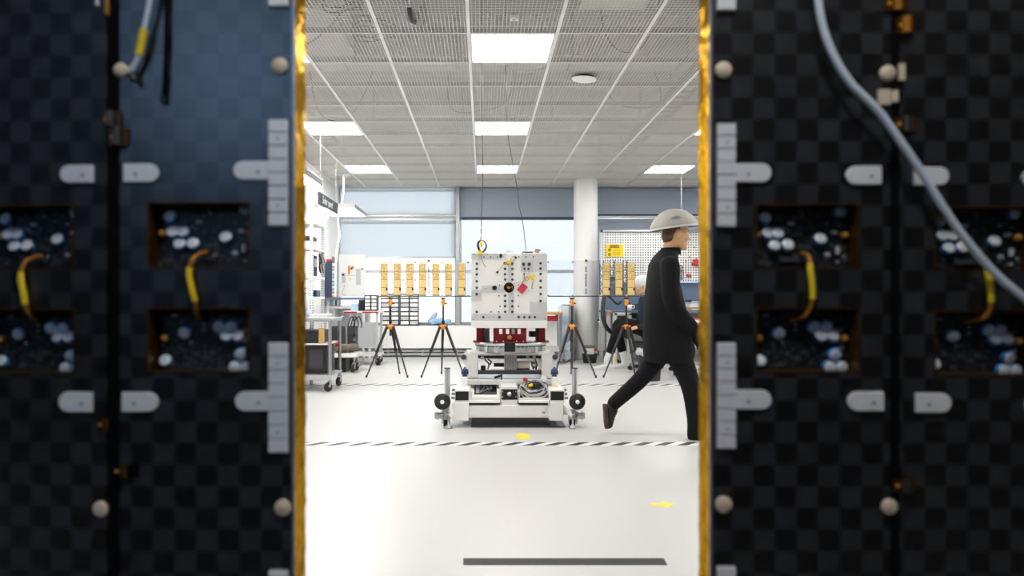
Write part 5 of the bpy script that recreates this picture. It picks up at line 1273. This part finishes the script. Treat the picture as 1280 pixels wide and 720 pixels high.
# caution sign
d = BD - .004
cs = thing('caution_sign', (PX(768, d), d, PZ(320.5, d)), 'yellow caution sign with brown header on the pegboard', 'sign')
MB().box(PX(757.3, d), PX(779.2, d), d - .003, d, PZ(320.8, d), PZ(305.3, d)).build('plate', 'yellow', cs)
MB().box(PX(762.2, d), PX(774.2, d), d - .005, d - .003, PZ(310, d), PZ(306, d)).build('header', 'brown_ink', cs)
text('CAUTION', .044, 'yellow', 'header_lettering', cs, (PX(768.2, d), d - .0056, PZ(308, d)))
for v in (312.5, 318.2):
    m = MB(); c = (PX(762, d), PZ(v, d)); m.prism(disc(c, .024, 20), d - .0045, d - .003); m.build('pictogram', 'black', cs)
    m = MB(); m.prism(disc((c[0] + .003, c[1] + .002), .008, 12), d - .0055, d - .0045); m.prism([(c[0] - .012, c[1] - .016), (c[0] + .012, c[1] - .016), (c[0] + .006, c[1] - .004), (c[0] - .006, c[1] - .004)], d - .0055, d - .0045); m.build('pictogram_figure', 'yellow', cs)
m = MB(); rnd = random.Random(1)
for j, v in enumerate((312, 313.6, 315.2, 316.8, 318.4)):
    u = 766.5
    while u < 774.5:
        w = rnd.uniform(.9, 2.0); m.box(PX(u, d), PX(min(u + w, 775.5), d), d - .0036, d - .003, PZ(v + .55, d), PZ(v, d)); u += w + .5
m.build('small_print', 'olive_ink', cs)
# tools and red things on the pegboard
d = BD - .001
o = thing('red_tool_pouch', (PX(868, d), d, PZ(334, d)), 'red lumpy tool pouch hanging on the right of the pegboard', 'pouch')
m = MB(); rnd = random.Random(5)
for i in range(9): m.ell((PX(868.5, d) + rnd.uniform(-.035, .035), d - .035, PZ(328.5, d) + rnd.uniform(-.045, .045)), (.03, .028, .03), 10, 6)
remeshed(m, 'pouch', 'red', o, .008, 1)
m = MB()
for i in range(5): m.ell((PX(868.5, d) + rnd.uniform(-.045, .045), d - .05, PZ(328.5, d) + rnd.uniform(-.05, .05)), (.012, .012, .012), 8, 5)
m.build('dark_clips', 'black', o)
o = thing('red_clip_pair', (PX(861, d), d, PZ(347, d)), 'pair of small red clips low on the pegboard beside the pliers', 'clip')
for u in (859.3, 862.7): MB().obox((PX(u, d), d - .012, PZ(344.5, d)), (.03, .024, .05)).build('jaw', 'red', o, bevel=.004)
MB().obox((PX(861, d), d - .012, PZ(344.5, d)), (.012, .016, .02)).build('spring', 'wood', o)
for j, (u, lab) in enumerate(((847, 'left pliers hanging from the pegboard by the walking person'), (849.8, 'middle pliers hanging from the pegboard by the walking person'), (852.6, 'right pliers hanging from the pegboard by the walking person'))):
    c = P(u, 337.5, d)
    o = thing('pliers', (c.x, d, PZ(351, d)), lab, 'pliers', 'pliers on the pegboard')
    for s in (-1, 1):
        m = MB(); m.tube(smooth_path([c + Vector((s * .004, -.012, 0)), c + Vector((s * .017, -.012, -.04)), c + Vector((s * .015, -.012, -.10)), c + Vector((s * .009, -.012, -.155))], 5), .0055, 7); m.build('handle', 'charcoal', o)
    m = MB(); m.cyl(c + Vector((0, -.018, .004)), c + Vector((0, -.004, .004)), .013, n=12); m.bar(c + Vector((0, -.012, .0)), c + Vector((0, -.012, .045)), .014, .01); m.build('jaw', 'steel', o)
m = MB(); c = P(850, 335, d); m.tube([c + Vector((.045 * math.cos(a), -.02, .035 * math.sin(a))) for a in [PI * i / 12 for i in range(13)]], .006, 8)
tag(m.build('hanging_hook', 'charcoal'), 'dark curved hook above the three pliers on the pegboard', 'hook')
m = MB(); c = P(857, 326, d); m.bar(c + Vector((0, -.01, .02)), c + Vector((0, -.01, -.03)), .014, .012); m.cyl(c + Vector((0, -.01, -.03)), c + Vector((0, -.01, -.2)), .004, n=8)
tag(m.build('screwdriver', 'charcoal'), 'slim dark screwdriver hanging right of the pliers on the pegboard', 'screwdriver')
for u, v, lab in ((862, 321, 'lower amber peg on the pegboard left of the red pouch'), (867.5, 309, 'upper amber peg on the pegboard above the red pouch')):
    c = P(u, v, d); tag(MB().lathe([(.014, 0), (.014, .02), (.009, .03), (0, .031)], c, (0, -1, 0), 12).build('peg', 'wood'), lab, 'peg', 'amber pegs')
# books on the worktop
zz = zw + .001
for j, (mm, h, lab) in enumerate((('wood', .045, 'tan book at the bottom of the pile on the bench'), ('white_paint', .05, 'white tray in the middle of the pile on the bench'), ('light_grey', .03, 'grey tray under the blue book on the bench'), ('blue_cast', .04, 'blue book on top of the pile on the bench'))):
    o = tbox('stacked_tray', PX(862, 10.95), PX(884, 10.95), 10.9, 11.18, zz, zz + h - .002, mm, lab, 'tray' if 'tray' in lab else 'book', 'pile on the workbench'); zz += h
    MB().box(PX(862, 10.95) + .02, PX(884, 10.95) - .02, 10.896, 10.9, zz - h + .008, zz - h + .02).build('edge_label', 'off_white', o)
# white cup on the bench
c = P(786, 384, 10.95)
o = thing('white_cup', (c.x, 10.95, zw), 'white mug on the workbench right of the tripod head', 'mug')
MB().lathe([(.03, zw + .001), (.042, zw + .01), (.05, zw + .085), (.045, zw + .085), (.038, zw + .015), (0, zw + .012)], (c.x, 10.95, 0), n=24).build('bowl', 'white_paint', o)
MB().tube(smooth_path([(c.x + .045, 10.95, zw + .07), (c.x + .08, 10.95, zw + .075), (c.x + .085, 10.95, zw + .04), (c.x + .043, 10.95, zw + .025)], 5), .006, 8).build('handle', 'white_paint', o)
k = tbox('tablet_device', PX(790, 11.1), PX(802, 11.1), 11.05, 11.09, zw + .001, zw + .10, 'charcoal', 'dark tablet standing on the workbench behind the white mug', 'tablet')
# blue foam block with pegs of paper on splash panel
k = tbox('parts_bin', PX(762, 11.2), PX(768, 11.2), 11.12, 11.3, PZ(345, 11.2) - .01 - .08, PZ(345, 11.2) - .01, 'blue_cast', 'blue parts bin hung on the pegboard between the gold boards', 'bin')
# black suction hose
t_ = MB(); pp = smooth_path([P(757, 366, 10.6), P(755, 372, 10.5), P(753.5, 385, 10.4), P(754, 398, 10.35), P(757.5, 408, 10.35), P(763, 414.5, 10.4), P(770, 417.5, 10.5), P(778, 418, 10.55), P(786, 422, 10.65)], 12)
t_.tube(pp, [.030 + .0025 * (i % 2) for i in range(len(pp))], 12)
tag(t_.build('suction_hose', 'black'), 'thick black ribbed hose hanging in a curve beside the white column', 'hose')
t_ = MB(); t_.tube(smooth_path([P(757, 368, 10.7), P(763, 372, 10.65), P(769, 378, 10.6), P(773, 380, 10.6), P(776, 377, 10.62)], 8), .018, 10)
tag(t_.build('hose_nozzle', 'black'), 'short black nozzle tube under the right gold boards', 'nozzle')
# dark structure sign over the pegboard
d = 11.2; sgn = thing('structure_sign', (PX(872, d), d, PZ(287, d)), 'grey hanging sign with white letters above the pegboard, behind the cap', 'sign')
MB().box(PX(846, d), PX(898, d), d, d + .02, PZ(287, d), PZ(271, d)).build('board', 'sign_grey', sgn, bevel=.003)
text('Structure', .12, 'letter_white', 'lettering', sgn, (PX(872, d), d - .001, PZ(278.5, d)))
for u in (852, 892): MB().cyl((PX(u, d), d + .01, PZ(271, d)), (PX(u, d), d + .01, CEIL), .003, n=6).build('suspension_wire', 'light_grey', sgn)
# wood-topped table by the window, right of the machine
d = 10.9
tb = thing('wooden_table', (PX(690, d), d + .35, 0), 'wood-topped table with grey legs seen right of the satellite', 'table')
MB().box(PX(640, d), PX(704, d), d, d + .6, PZ(393.5, d), PZ(390.5, d)).build('tabletop', 'wood', tb, bevel=.003)
for u in (643, 701):
    for yy in (d + .03, d + .55): MB().box(PX(u, d) - .022, PX(u, d) + .022, yy, yy + .045, 0, PZ(393.5, d)).build('leg', 'mid_grey', tb)
MB().box(PX(645, d), PX(699, d), d + .3, d + .32, PZ(434, d), PZ(401.5, d)).build('modesty_panel', 'white_paint', tb)
MB().box(PX(644, d), PX(700, d), d + .06, d + .55, PZ(440, d), PZ(434, d)).build('low_shelf', 'light_grey', tb)
k = tbox('red_toolbox', PX(684, d + .1), PX(697.5, d + .1), d + .07, d + .28, PZ(401.5, d + .07), PZ(396, d + .07), 'red', 'red flat toolbox under the wood-topped table', 'toolbox', lid='red')
MB().box(PX(683, d), PX(700, d), d + .06, d + .5, PZ(403, d + .07), PZ(401.6, d + .07)).build('under_shelf', 'light_grey', tb)
# wrapped white cabinet between table and column
d = 11.52
cb2 = thing('wrapped_cabinet', (PX(708, d), d + .2, 0), 'tall narrow cabinet wrapped in clear plastic left of the white column', 'cabinet')
MB().box(PX(701, d), PX(715, d), d, d + .4, .03, PZ(382, d)).build('body', 'wrap_plastic', cb2, bevel=.01)
MB().box(PX(711.5, d), PX(717.5, d), d - .03, d + .3, .0, PZ(381, d)).build('side_post', 'mid_grey', cb2, bevel=.004)
for j in range(5): MB().box(PX(702, d), PX(711, d), d - .006, d, .12 + j * .16, .25 + j * .16).build('drawer_front', 'pale_blue' if j % 2 else 'wrap_plastic', cb2, bevel=.004)
MB().box(PX(704, d), PX(713, d), d + .05, d + .2, PZ(382, d), PZ(380.8, d)).build('top_lid', 'charcoal', cb2)
m = MB(); rnd = random.Random(3)
for i in range(8): m.ell((PX(710, d) + rnd.uniform(-.04, .04), d - .1, .05 + i * .035), (.05, .045, .045), 10, 6)
o = thing('crumpled_wrap', (PX(710, d), d - .1, .0), 'crumpled clear plastic wrap on the floor before the wrapped cabinet', 'plastic wrap'); remeshed(m, 'film', 'wrap_plastic', o, .012, 1)
# small black bucket by the column
c = P(737, 455, 11.25)
d = fd(453.5)
o = thing('black_bucket', (PX(737, d), d, 0), 'small black bucket with a white carton by the column foot', 'bucket')
MB().lathe([(.10, 0), (.122, .14), (.126, .145), (.118, .145), (.098, .01), (0, .01)], (PX(737, d), d, 0), n=28).build('pail', 'black', o)
k = tbox('carton', PX(732.5, d), PX(742, d), d - .05, d + .05, .014, .25, 'off_white', 'off-white carton standing in the small black bucket', 'carton')
MB().box(PX(731.5, d), PX(743, d), d - .053, d + .053, .235, .275).build('brown_rim', 'brown_mesh', k)
MB().obox((PX(743, d) + .01, d - .06, .215), (.05, .01, .035)).build('red_label', 'red', k)
# waste bin with liner
d = fd(477); c = Vector((PX(815.5, d), d + .14, 0))
o = thing('waste_bin', c, 'black waste bin with a clear liner before the seated person', 'waste bin')
h = .365; r1, r0 = .155, .128
MB().lathe([(r0, 0), (r1, h), (r1 + .006, h + .004), (r1 - .006, h), (r0 - .006, .012), (0, .012)], c, n=32).build('bin', 'black', o)
m = MB(); rnd = random.Random(6); n = 40; rings = []
for j, (rr, z) in enumerate(((r1 + .012, h - .05), (r1 + .016, h - .01), (r1 + .008, h + .025), (r1 - .02, h + .03), (r1 - .035, h - .02))):
    rings.append([c + Vector(((rr + rnd.uniform(-.006, .008)) * math.cos(2 * PI * i / n), (rr + rnd.uniform(-.006, .008)) * math.sin(2 * PI * i / n), z + rnd.uniform(-.012, .012))) for i in range(n)])
m.loft(rings, caps=False); m.build('liner', 'bin_clear', o)
# cart at the right gold edge
x0 = PX(851, 9.0); y0 = 8.95
t = thing('supply_cart', (x0 + .3, y0 + .3, 0), 'cart with supplies beside the right gold edge, behind the walking person', 'cart')
for z in (.14, .40, .62): MB().box(x0 + .02, x0 + .7, y0, y0 + .5, z, z + .03).build('shelf', 'light_grey', t, bevel=.003)
for x in (x0 + .04, x0 + .68):
    for y in (y0 + .03, y0 + .47): MB().box(x - .014, x + .014, y - .014, y + .014, .13, .66).build('post', 'steel', t); caster(t, x, y, .05, .14, 1.2)
k = tbox('supply_box', x0 + .16, x0 + .36, y0 + .05, y0 + .25, .432, .50, 'wood', 'tan supply box on the middle shelf of the right cart', 'box', lid='off_white')
k = tbox('supply_box', x0 + .16, x0 + .30, y0 + .05, y0 + .25, .654, .76, 'off_white', 'off-white supply box on the top of the right cart', 'box', lid='red')
MB().box(x0 + .17, x0 + .29, y0 + .046, y0 + .05, .67, .72).build('red_label', 'red', k)
# ================================================================== PEOPLE
def frame(fwd, up=(0, 0, 1)):
    f = Vector(fwd).normalized(); u = Vector(up); l = u.cross(f).normalized(); u = f.cross(l)
    return Matrix((f, l, u)).transposed()
def ring(c, a, b, U, V, n=20, sq=2.0):
    out = []
    for i in range(n):
        t = 2 * PI * i / n; ct, st = math.cos(t), math.sin(t)
        e = 2.0 / sq
        out.append(Vector(c) + U * (a * math.copysign(abs(ct) ** e, ct)) + V * (b * math.copysign(abs(st) ** e, st)))
    return out
def limb(mb, pts, rs, n=14):
    pp = smooth_path(pts, 4); k = len(rs) - 1
    rr = []
    for i in range(len(pp)):
        t = i / (len(pp) - 1) * k; j = min(int(t), k - 1); rr.append(rs[j] + (rs[j + 1] - rs[j]) * (t - j))
    mb.tube(pp, rr, n)
    mb.ell(pp[0], (rr[0],) * 3, 12, 8); mb.ell(pp[-1], (rr[-1],) * 3, 12, 8)
def head(mb, c, R):
    """skull, jaw, brow, nose, lips, chin and ears; local x is where the face looks"""
    T = [(-.118, .02, .070, .022), (-.105, -.015, .085, .040), (-.08, -.045, .088, .052), (-.055, -.07, .086, .060), (-.03, -.088, .084, .066), (0, -.098, .082, .071),
         (.03, -.102, .087, .075), (.06, -.1, .082, .074), (.085, -.085, .066, .062), (.105, -.055, .04, .042), (.115, -.02, .01, .02)]
    rings = []
    for z, xb, xf, w in T:
        cx, a = (xb + xf) / 2, (xf - xb) / 2
        rings.append([c + R @ p for p in ring(Vector((cx, 0, z)), a, w, Vector((1, 0, 0)), Vector((0, 1, 0)), 24, 2.3)])
    mb.loft(rings)
    e = lambda p, r, rot=None: mb.ell(c + R @ Vector(p), r, 12, 8, rot=R if rot is None else R @ rot)
    tilt = Matrix.Rotation(math.radians(-28), 3, 'Y')
    e((.092, 0, -.012), (.012, .010, .032), tilt); e((.103, 0, -.030), (.014, .014, .011))
    for s in (-1, 1):
        e((.097, s * .011, -.034), (.010, .008, .008)); e((.080, s * .030, .028), (.012, .026, .008)); e((.066, s * .042, -.03), (.018, .020, .018))
        e((-.005, s * .076, -.005), (.018, .007, .030), Matrix.Rotation(.15, 3, 'Y')); e((-.012, s * .083, .006), (.012, .005, .020)); e((.0, s * .078, -.03), (.009, .006, .010))
    e((.086, 0, -.062), (.010, .024, .006)); e((.086, 0, -.072), (.010, .020, .007)); e((.078, 0, -.100), (.016, .024, .016))
def hand(mb, wrist, fwd, nrm, thumb, curl, L=.185):
    """palm, four unequal bent fingers and a thumb leaving the side of the palm; nrm points out of the back of the hand"""
    X = Vector(fwd).normalized(); Z = (Vector(nrm) - X * X.dot(Vector(nrm))).normalized(); Y = Z.cross(X) * thumb
    k = L / .185; W = Vector(wrist)
    q = lambda x, y, z: W + (X * x + Y * y + Z * z) * k
    rings = []
    for x, a, b in ((-.02, .026, .019), (.01, .030, .018), (.04, .038, .016), (.07, .042, .014), (.092, .040, .012)):
        rings.append(ring(q(x, .0, 0), a * k, b * k, Y, Z, 16, 2.6))
    mb.loft(rings)
    for y, l, sp in ((.030, .072, .10), (.010, .080, .03), (-.010, .074, -.04), (-.029, .058, -.12)):
        p = q(.086, y, 0); a = curl * .35; pts = [p]; rs = [.0092 * k]
        for seg, fr in ((.45, .35), (.32, .75), (.23, .6)):
            pts.append(pts[-1] + (X * math.cos(a) * math.cos(sp) + Y * math.sin(sp) - Z * math.sin(a)) * l * seg * k); a += curl * fr; rs.append(rs[-1] * .9)
        mb.tube(pts, rs, 10)
        for p_, r_ in zip(pts, rs): mb.ell(p_, (r_,) * 3, 8, 6)
    p = q(.022, .030, -.004); pts = [p, q(.048, .056, -.014), q(.072, .066, -.024), q(.092, .068, -.034)]; rs = [.013 * k, .0115 * k, .010 * k, .0085 * k]
    mb.tube(pts, rs, 10)
    for p_, r_ in zip(pts, rs): mb.ell(p_, (r_,) * 3, 8, 6)
def shoe(par, heel, toe, name, m, sole, up=Vector((0, 0, 1))):
    heel, toe = Vector(heel), Vector(toe); f = (toe - heel).normalized(); s = up.cross(f).normalized(); u = f.cross(s); L = (toe - heel).length
    rings = []
    for t, w, h in ((0, .022, .05), (.06, .032, .075), (.2, .036, .095), (.38, .037, .085), (.55, .042, .065), (.75, .047, .05), (.92, .038, .04), (1, .016, .025)):
        rings.append(ring(heel + f * L * t + u * (.018 + h / 2), w, h / 2, s, u, 18, 2.6))
    b = MB(); b.loft(rings); o = b.build(name, m, par)
    b = MB(); lo = [heel + f * L * t + s * w for t, w in ((-.01, .02), (.1, .036), (.35, .036), (.6, .045), (.8, .049), (.95, .036), (1.01, .012))]
    hi = [heel + f * L * t - s * w for t, w in ((1.01, .012), (.95, .036), (.8, .049), (.6, .045), (.35, .036), (.1, .036), (-.01, .02))]
    pl = lo + hi; b.loft([[p for p in pl], [p + u * .024 for p in pl]], smooth=False); b.build('sole', sole, o)
    return o
# ------------------------------------------------------------- the walker
WD = 5.30
def W(x, y, dy=0.0): return P(x, y, WD) + Vector((0, dy, 0))
wk = thing('person', (W(848, 500).x, WD, 0.0), 'person in a black coat and grey brimmed cap walking to the right past the bench', 'person')
FW, LT, UPV = Vector((1, 0, 0)), Vector((0, 1, 0)), Vector((0, 0, 1))
hc = W(845, 292.5)
HR = frame((1, 0.02, -.10))
b = MB(); head(b, hc, HR)
limb(b, [hc + Vector((-.03, 0, -.06)), W(835, 322), W(834, 340)], [.054, .056, .07])
# core under the clothes, legs and arms: one body
tor = [(318, 834, .055, .07), (328, 830, .07, .15), (345, 829, .085, .185), (372, 830, .11, .17), (395, 832, .12, .155), (415, 836, .13, .17), (432, 837, .12, .165)]
b.loft([ring(W(x, y), rx, ry, FW, LT) for y, x, rx, ry in tor])
hipn, hipf = W(836, 425, -.09), W(838, 425, .09)
fl = [hipn, W(858, 478, -.09), W(864, 538, -.10)]          # front (near) leg
rl = [hipf, W(810, 470, .10), W(772, 505, .11)]            # trailing (far) leg
limb(b, fl, [.085, .055, .040]); limb(b, rl, [.085, .055, .040])
an = [W(829, 333, -.19), W(831, 379, -.235), W(856, 410, -.20)]
af = [W(830, 333, .19), W(842, 378, .235), W(866, 402, .20)]
limb(b, an, [.052, .043, .030]); limb(b, af, [.052, .043, .030])
remeshed(b, 'body', 'skin', wk, .007, 5)
# eyes
for s in (-1, 1):
    MB().ell(hc + HR @ Vector((.078, s * .031, .006)), (.011, .012, .009), 12, 8).build('eye', 'eye_white', wk)
b = MB()
for s in (-1, 1): b.ell(hc + HR @ Vector((.0885, s * .031, .006)), (.003, .005, .005), 10, 6)
b.build('iris', 'black', wk)
# short hair
b = MB(); b.ell(hc + HR @ Vector((-.022, 0, .035)), (.088, .080, .088), 20, 12, rot=HR); b.ell(hc + HR @ Vector((-.055, 0, -.02)), (.052, .070, .062), 16, 10, rot=HR)
remeshed(b, 'hair', 'hair_brown', wk, .008, 3)
# gloved hands
b = MB(); hand(b, an[2] + Vector((.012, 0, -.012)), (.45, .05, -.9), (-.4, -.9, -.2), 1, .45); gl = remeshed(b, 'glove', 'coat_black', wk, .0045, 2)
b = MB(); hand(b, af[2] + Vector((.012, 0, -.012)), (.45, -.05, -.9), (-.4, .9, -.2), -1, .45); gl = remeshed(b, 'glove', 'coat_black', wk, .0045, 2)
# coat with sleeves
b = MB()
ct = [(312, 836, .066, .075), (320, 832, .085, .15), (330, 829, .098, .205), (348, 828, .108, .222), (372, 829.5, .135, .215), (398, 832, .162, .205), (420, 835, .180, .215), (438, 836, .188, .222), (446, 836, .182, .218), (452, 834, .165, .21)]
b.loft([ring(W(x, y), rx, ry, FW, LT, 28, 2.2) for y, x, rx, ry in ct])
limb(b, [an[0], an[1], an[2]], [.072, .064, .055]); limb(b, [af[0], af[1], af[2]], [.072, .064, .055])
co_ = remeshed(b, 'coat', 'coat_black', wk, .010, 8)
b = MB(); b.loft([ring(W(838, 318), .078, .088, FW, LT, 24), ring(W(838.5, 310), .072, .082, FW, LT, 24)], caps=False); b.loft([ring(W(838.5, 310), .066, .076, FW, LT, 24), ring(W(838, 318), .07, .08, FW, LT, 24)], caps=False); b.build('collar', 'coat_black', co_)
# trousers
b = MB(); b.loft([ring(W(837, y), rx, ry, FW, LT) for y, rx, ry in ((408, .15, .18), (425, .155, .185), (440, .14, .18))])
limb(b, [fl[0], fl[1], W(863.5, 520, -.1), W(864, 541, -.10)], [.105, .072, .058, .06]); limb(b, [rl[0], rl[1], rl[2] + Vector((-.005, 0, -.01))], [.105, .066, .054])
remeshed(b, 'trousers', 'trouser_black', wk, .009, 6)
shoe(wk, (W(856, 540).x, WD - .10, .0), (W(856, 540).x + .275, WD - .11, .0), 'shoe', 'black', 'shoe_brown')
ank = rl[2]
hl = ank + Vector((-.075, 0, -.02)); td = Vector((.10, 0, -.24)).normalized()
tu = Vector((.92, 0, .38))
shoe(wk, hl + Vector((-.015, 0, .0)), hl + Vector((-.015, 0, 0)) + Vector((.015, 0, -.185)), 'shoe', 'black', 'shoe_brown', up=tu)
# wide-brimmed bump cap
HTR = frame((1, 0, .12)); hcap = W(841.5, 285.5)
b = MB(); rings = []
for z, a, w in ((.0, .176, .150), (.012, .180, .152), (.035, .172, .142), (.07, .150, .122), (.105, .118, .098), (.13, .078, .066), (.143, .035, .030), (.146, .004, .004)):
    rings.append([hcap + HTR @ p for p in ring(Vector((.006, 0, z)), a, w, Vector((1, 0, 0)), Vector((0, 1, 0)), 36, 2.1)])
b.loft(rings, caps=False)
inn = []
for z, a, w in ((.0, .176, .150), (.012, .168, .140), (.06, .140, .112), (.10, .10, .085), (.128, .03, .03)):
    inn.append([hcap + HTR @ p for p in ring(Vector((.006, 0, z)), a, w, Vector((1, 0, 0)), Vector((0, 1, 0)), 36, 2.1)])
b.loft(list(reversed(inn)), caps=False)
cp = b.build('cap', 'cap_grey', wk)
b = MB(); b.loft([[hcap + HTR @ p for p in ring(Vector((.006, 0, z)), a, w, Vector((1, 0, 0)), Vector((0, 1, 0)), 36, 2.1)] for z, a, w in ((-.004, .178, .152), (.006, .182, .155), (.012, .178, .150))], caps=False); b.build('brim_band', 'light_grey', cp)
b = MB(); b.ell(hcap + HTR @ Vector((.0, -.118, .055)), (.045, .012, .03), 14, 8, rot=HTR); b.build('vent_patch', 'mid_grey', cp)

# ------------------------------------------------------------- the seated person
SD = 10.15
def Q(x, y, dy=0.0): return P(x, y, SD) + Vector((0, dy, 0))
st = thing('person', (Q(810, 420).x, SD, 0.0), 'seated person in a navy jacket and white hair net with white shoes', 'person')
FW = Vector((-1, 0, 0)); hs = Q(801.5, 357)
SR = frame((-1, -.1, -.28))
b = MB(); head(b, hs, SR); limb(b, [hs + Vector((.03, 0, -.06)), Q(808, 372), Q(810, 380)], [.054, .058, .07])
tor = [(372, 808, .07, .08), (379, 810, .11, .17), (392, 813, .125, .175), (405, 815, .13, .165), (416, 816, .14, .175), (424, 816, .12, .17)]
b.loft([ring(Q(x, y), rx, ry, FW, LT) for y, x, rx, ry in tor])
k1 = [Q(815, 416, -.10), Q(776, 409, -.12), Q(757.5, 449, -.10)]; k2 = [Q(815, 416, .10), Q(775, 406, .10), Q(782, 449, .10)]
limb(b, k1, [.085, .058, .04]); limb(b, k2, [.085, .058, .04])
a1 = [Q(810, 382, -.2), Q(806, 404, -.25), Q(794.5, 407.5, -.245)]; a2 = [Q(810, 382, .2), Q(804, 404, .24), Q(790, 408, .12)]
limb(b, a1, [.052, .043, .028]); limb(b, a2, [.052, .043, .028])
hand(b, a1[2] + Vector((-.01, 0, 0)), (-1, .12, -.30), (-.2, -.5, 1), -1, .5); hand(b, a2[2] + Vector((-.01, 0, 0)), (-1, -.05, -.22), (-.2, .05, 1), 1, .5)
remeshed(b, 'body', 'skin', st, .006, 4)
for s in (-1, 1): MB().ell(hs + SR @ Vector((.078, s * .031, .006)), (.011, .012, .009), 12, 8).build('eye', 'eye_white', st)
b = MB()
for s in (-1, 1): b.ell(hs + SR @ Vector((.0885, s * .031, .006)), (.003, .005, .005), 10, 6)
b.build('iris', 'black', st)
b = MB(); b.ell(hs + SR @ Vector((-.02, 0, .05)), (.118, .102, .098), 20, 12, rot=SR); b.ell(hs + SR @ Vector((-.06, 0, -.005)), (.078, .09, .078), 16, 10, rot=SR)
hn = remeshed(b, 'hair_net', 'net_white', st, .009, 3)
b = MB(); b.tube([hs + SR @ Vector((.086 * math.cos(a) - .015, .084 * math.sin(a), .022 - .03 * math.cos(a) * -1)) for a in [2 * PI * i / 24 for i in range(24)]], .006, 6, closed=True); b.build('elastic_hem', 'light_grey', hn)
b = MB(); b.loft([ring(Q(x, y), rx, ry, FW, LT, 26, 2.2) for y, x, rx, ry in ((369, 807, .075, .085), (376, 809, .12, .18), (384, 811, .145, .205), (398, 813, .155, .205), (412, 815, .16, .2), (422, 816, .165, .205))])
limb(b, a1, [.078, .066, .045]); limb(b, [a2[0], a2[1], a2[2]], [.078, .066, .045])
remeshed(b, 'jacket', 'jacket_navy', st, .010, 6)
b = MB(); b.loft([ring(Q(815, y), rx, ry, FW, LT) for y, rx, ry in ((411, .15, .185), (420, .155, .19), (426, .13, .18))])
limb(b, smooth_path(k1, 4)[:8], [.10, .10, .095, .09, .084, .078, .070, .064]); limb(b, smooth_path(k2, 4)[:8], [.10, .10, .095, .09, .084, .078, .070, .064])
remeshed(b, 'trousers', 'trouser_black', st, .009, 5)
for k in (k1, k2): b = MB(); limb(b, smooth_path(k, 4)[6:] + [k[2] + Vector((.005, 0, -.06))], [.054, .051, .047, .046]); b.build('sock', 'sock_white', st)
x = Q(765, 0).x; shoe(st, (x, SD - .10, .0), (x - .29, SD - .12, .0), 'shoe', 'shoe_white', 'shoe_white')
x = Q(791, 0).x; shoe(st, (x, SD + .10, .0), (x - .29, SD + .09, .0), 'shoe', 'shoe_white', 'shoe_white')
# office chair under the seated person
cx, cy = Q(813, 0).x, SD + .02
ch = thing('office_chair', (cx, cy, 0), 'dark office chair under the seated person', 'chair')
zseat = Q(0, 428).z
m = MB(); m.lathe([(.20, zseat - .075), (.235, zseat - .05), (.24, zseat - .02), (.22, zseat)], (cx, cy, 0), n=32); m.build('seat', 'charcoal', ch)
m = MB(); m.loft([ring((cx + .27 + .02 * t, cy, zseat + .12 + .38 * t), .03, .19 - .05 * abs(t - .4), Vector((1, 0, 0)), LT, 20, 3) for t in (0, .15, .4, .7, .9, 1)]); m.build('backrest', 'charcoal', ch)
m = MB(); m.tube(smooth_path([(cx + .05, cy, zseat - .07), (cx + .26, cy, zseat - .05), (cx + .31, cy, zseat + .1), (cx + .31, cy, zseat + .3)], 5), .016, 8); m.build('back_bar', 'black', ch)
m = MB(); m.cyl((cx, cy, .09), (cx, cy, zseat - .07), .026, n=14); m.cyl((cx, cy, .08), (cx, cy, .14), .045, n=16); m.build('gas_column', 'black', ch)
for i in range(5):
    a = math.radians(188 + 72 * i); u = Vector((math.cos(a), math.sin(a), 0)); e = Vector((cx, cy, .085)) + u * .30
    m = MB(); m.bar(Vector((cx, cy, .105)) + u * .03, e, .035, .025); lg = m.build('base_leg', 'aluminium', ch)
    m = MB(); c = e + Vector((0, 0, -.055)); t = Vector((-u.y, u.x, 0)); 
    for s in (-1, 1): m.lathe([(.012, -.008), (.03, -.008), (.03, .008), (.012, .008)], c + t * s * .016, t, 18)
    m.cyl(c + Vector((0, 0, .02)), e, .009, n=8); m.build('caster', 'rubber', lg)
# ================================================================== DAYLIGHT, CAMERA
wd = bpy.data.worlds.new('daylight'); scene.world = wd; wd.use_nodes = True
bg = wd.node_tree.nodes['Background']; bg.inputs[0].default_value = lin((228, 240, 255)); bg.inputs[1].default_value = 6.6
cam = bpy.data.cameras.new('camera'); co = bpy.data.objects.new('camera', cam); COL.objects.link(co)
co.location = (0, 0, EYE); co.rotation_euler = (PI / 2, 0, 0)
cam.sensor_width = 36.0; cam.sensor_fit = 'HORIZONTAL'; cam.lens = FPX / 1280 * 36.0
cam.shift_x = (640 - VX) / 1280; cam.shift_y = (VY - 360) / 1280
cam.clip_start = 0.05; cam.clip_end = 100
cam.dof.use_dof = True; cam.dof.focus_distance = 6.6; cam.dof.aperture_fstop = 2.0
scene.camera = co
scene.view_settings.view_transform = 'Standard'; scene.view_settings.look = 'None'
scene.view_settings.exposure = 0.0; scene.view_settings.gamma = 1.0; scene.view_settings.use_curve_mapping = False
scene.cycles.max_bounces = 8; scene.cycles.diffuse_bounces = 5; scene.cycles.glossy_bounces = 3; scene.cycles.transparent_max_bounces = 12
scene.cycles.sample_clamp_indirect = 6.0
scene.cycles.use_denoising = True
scene.cycles.caustics_reflective = False; scene.cycles.caustics_refractive = False
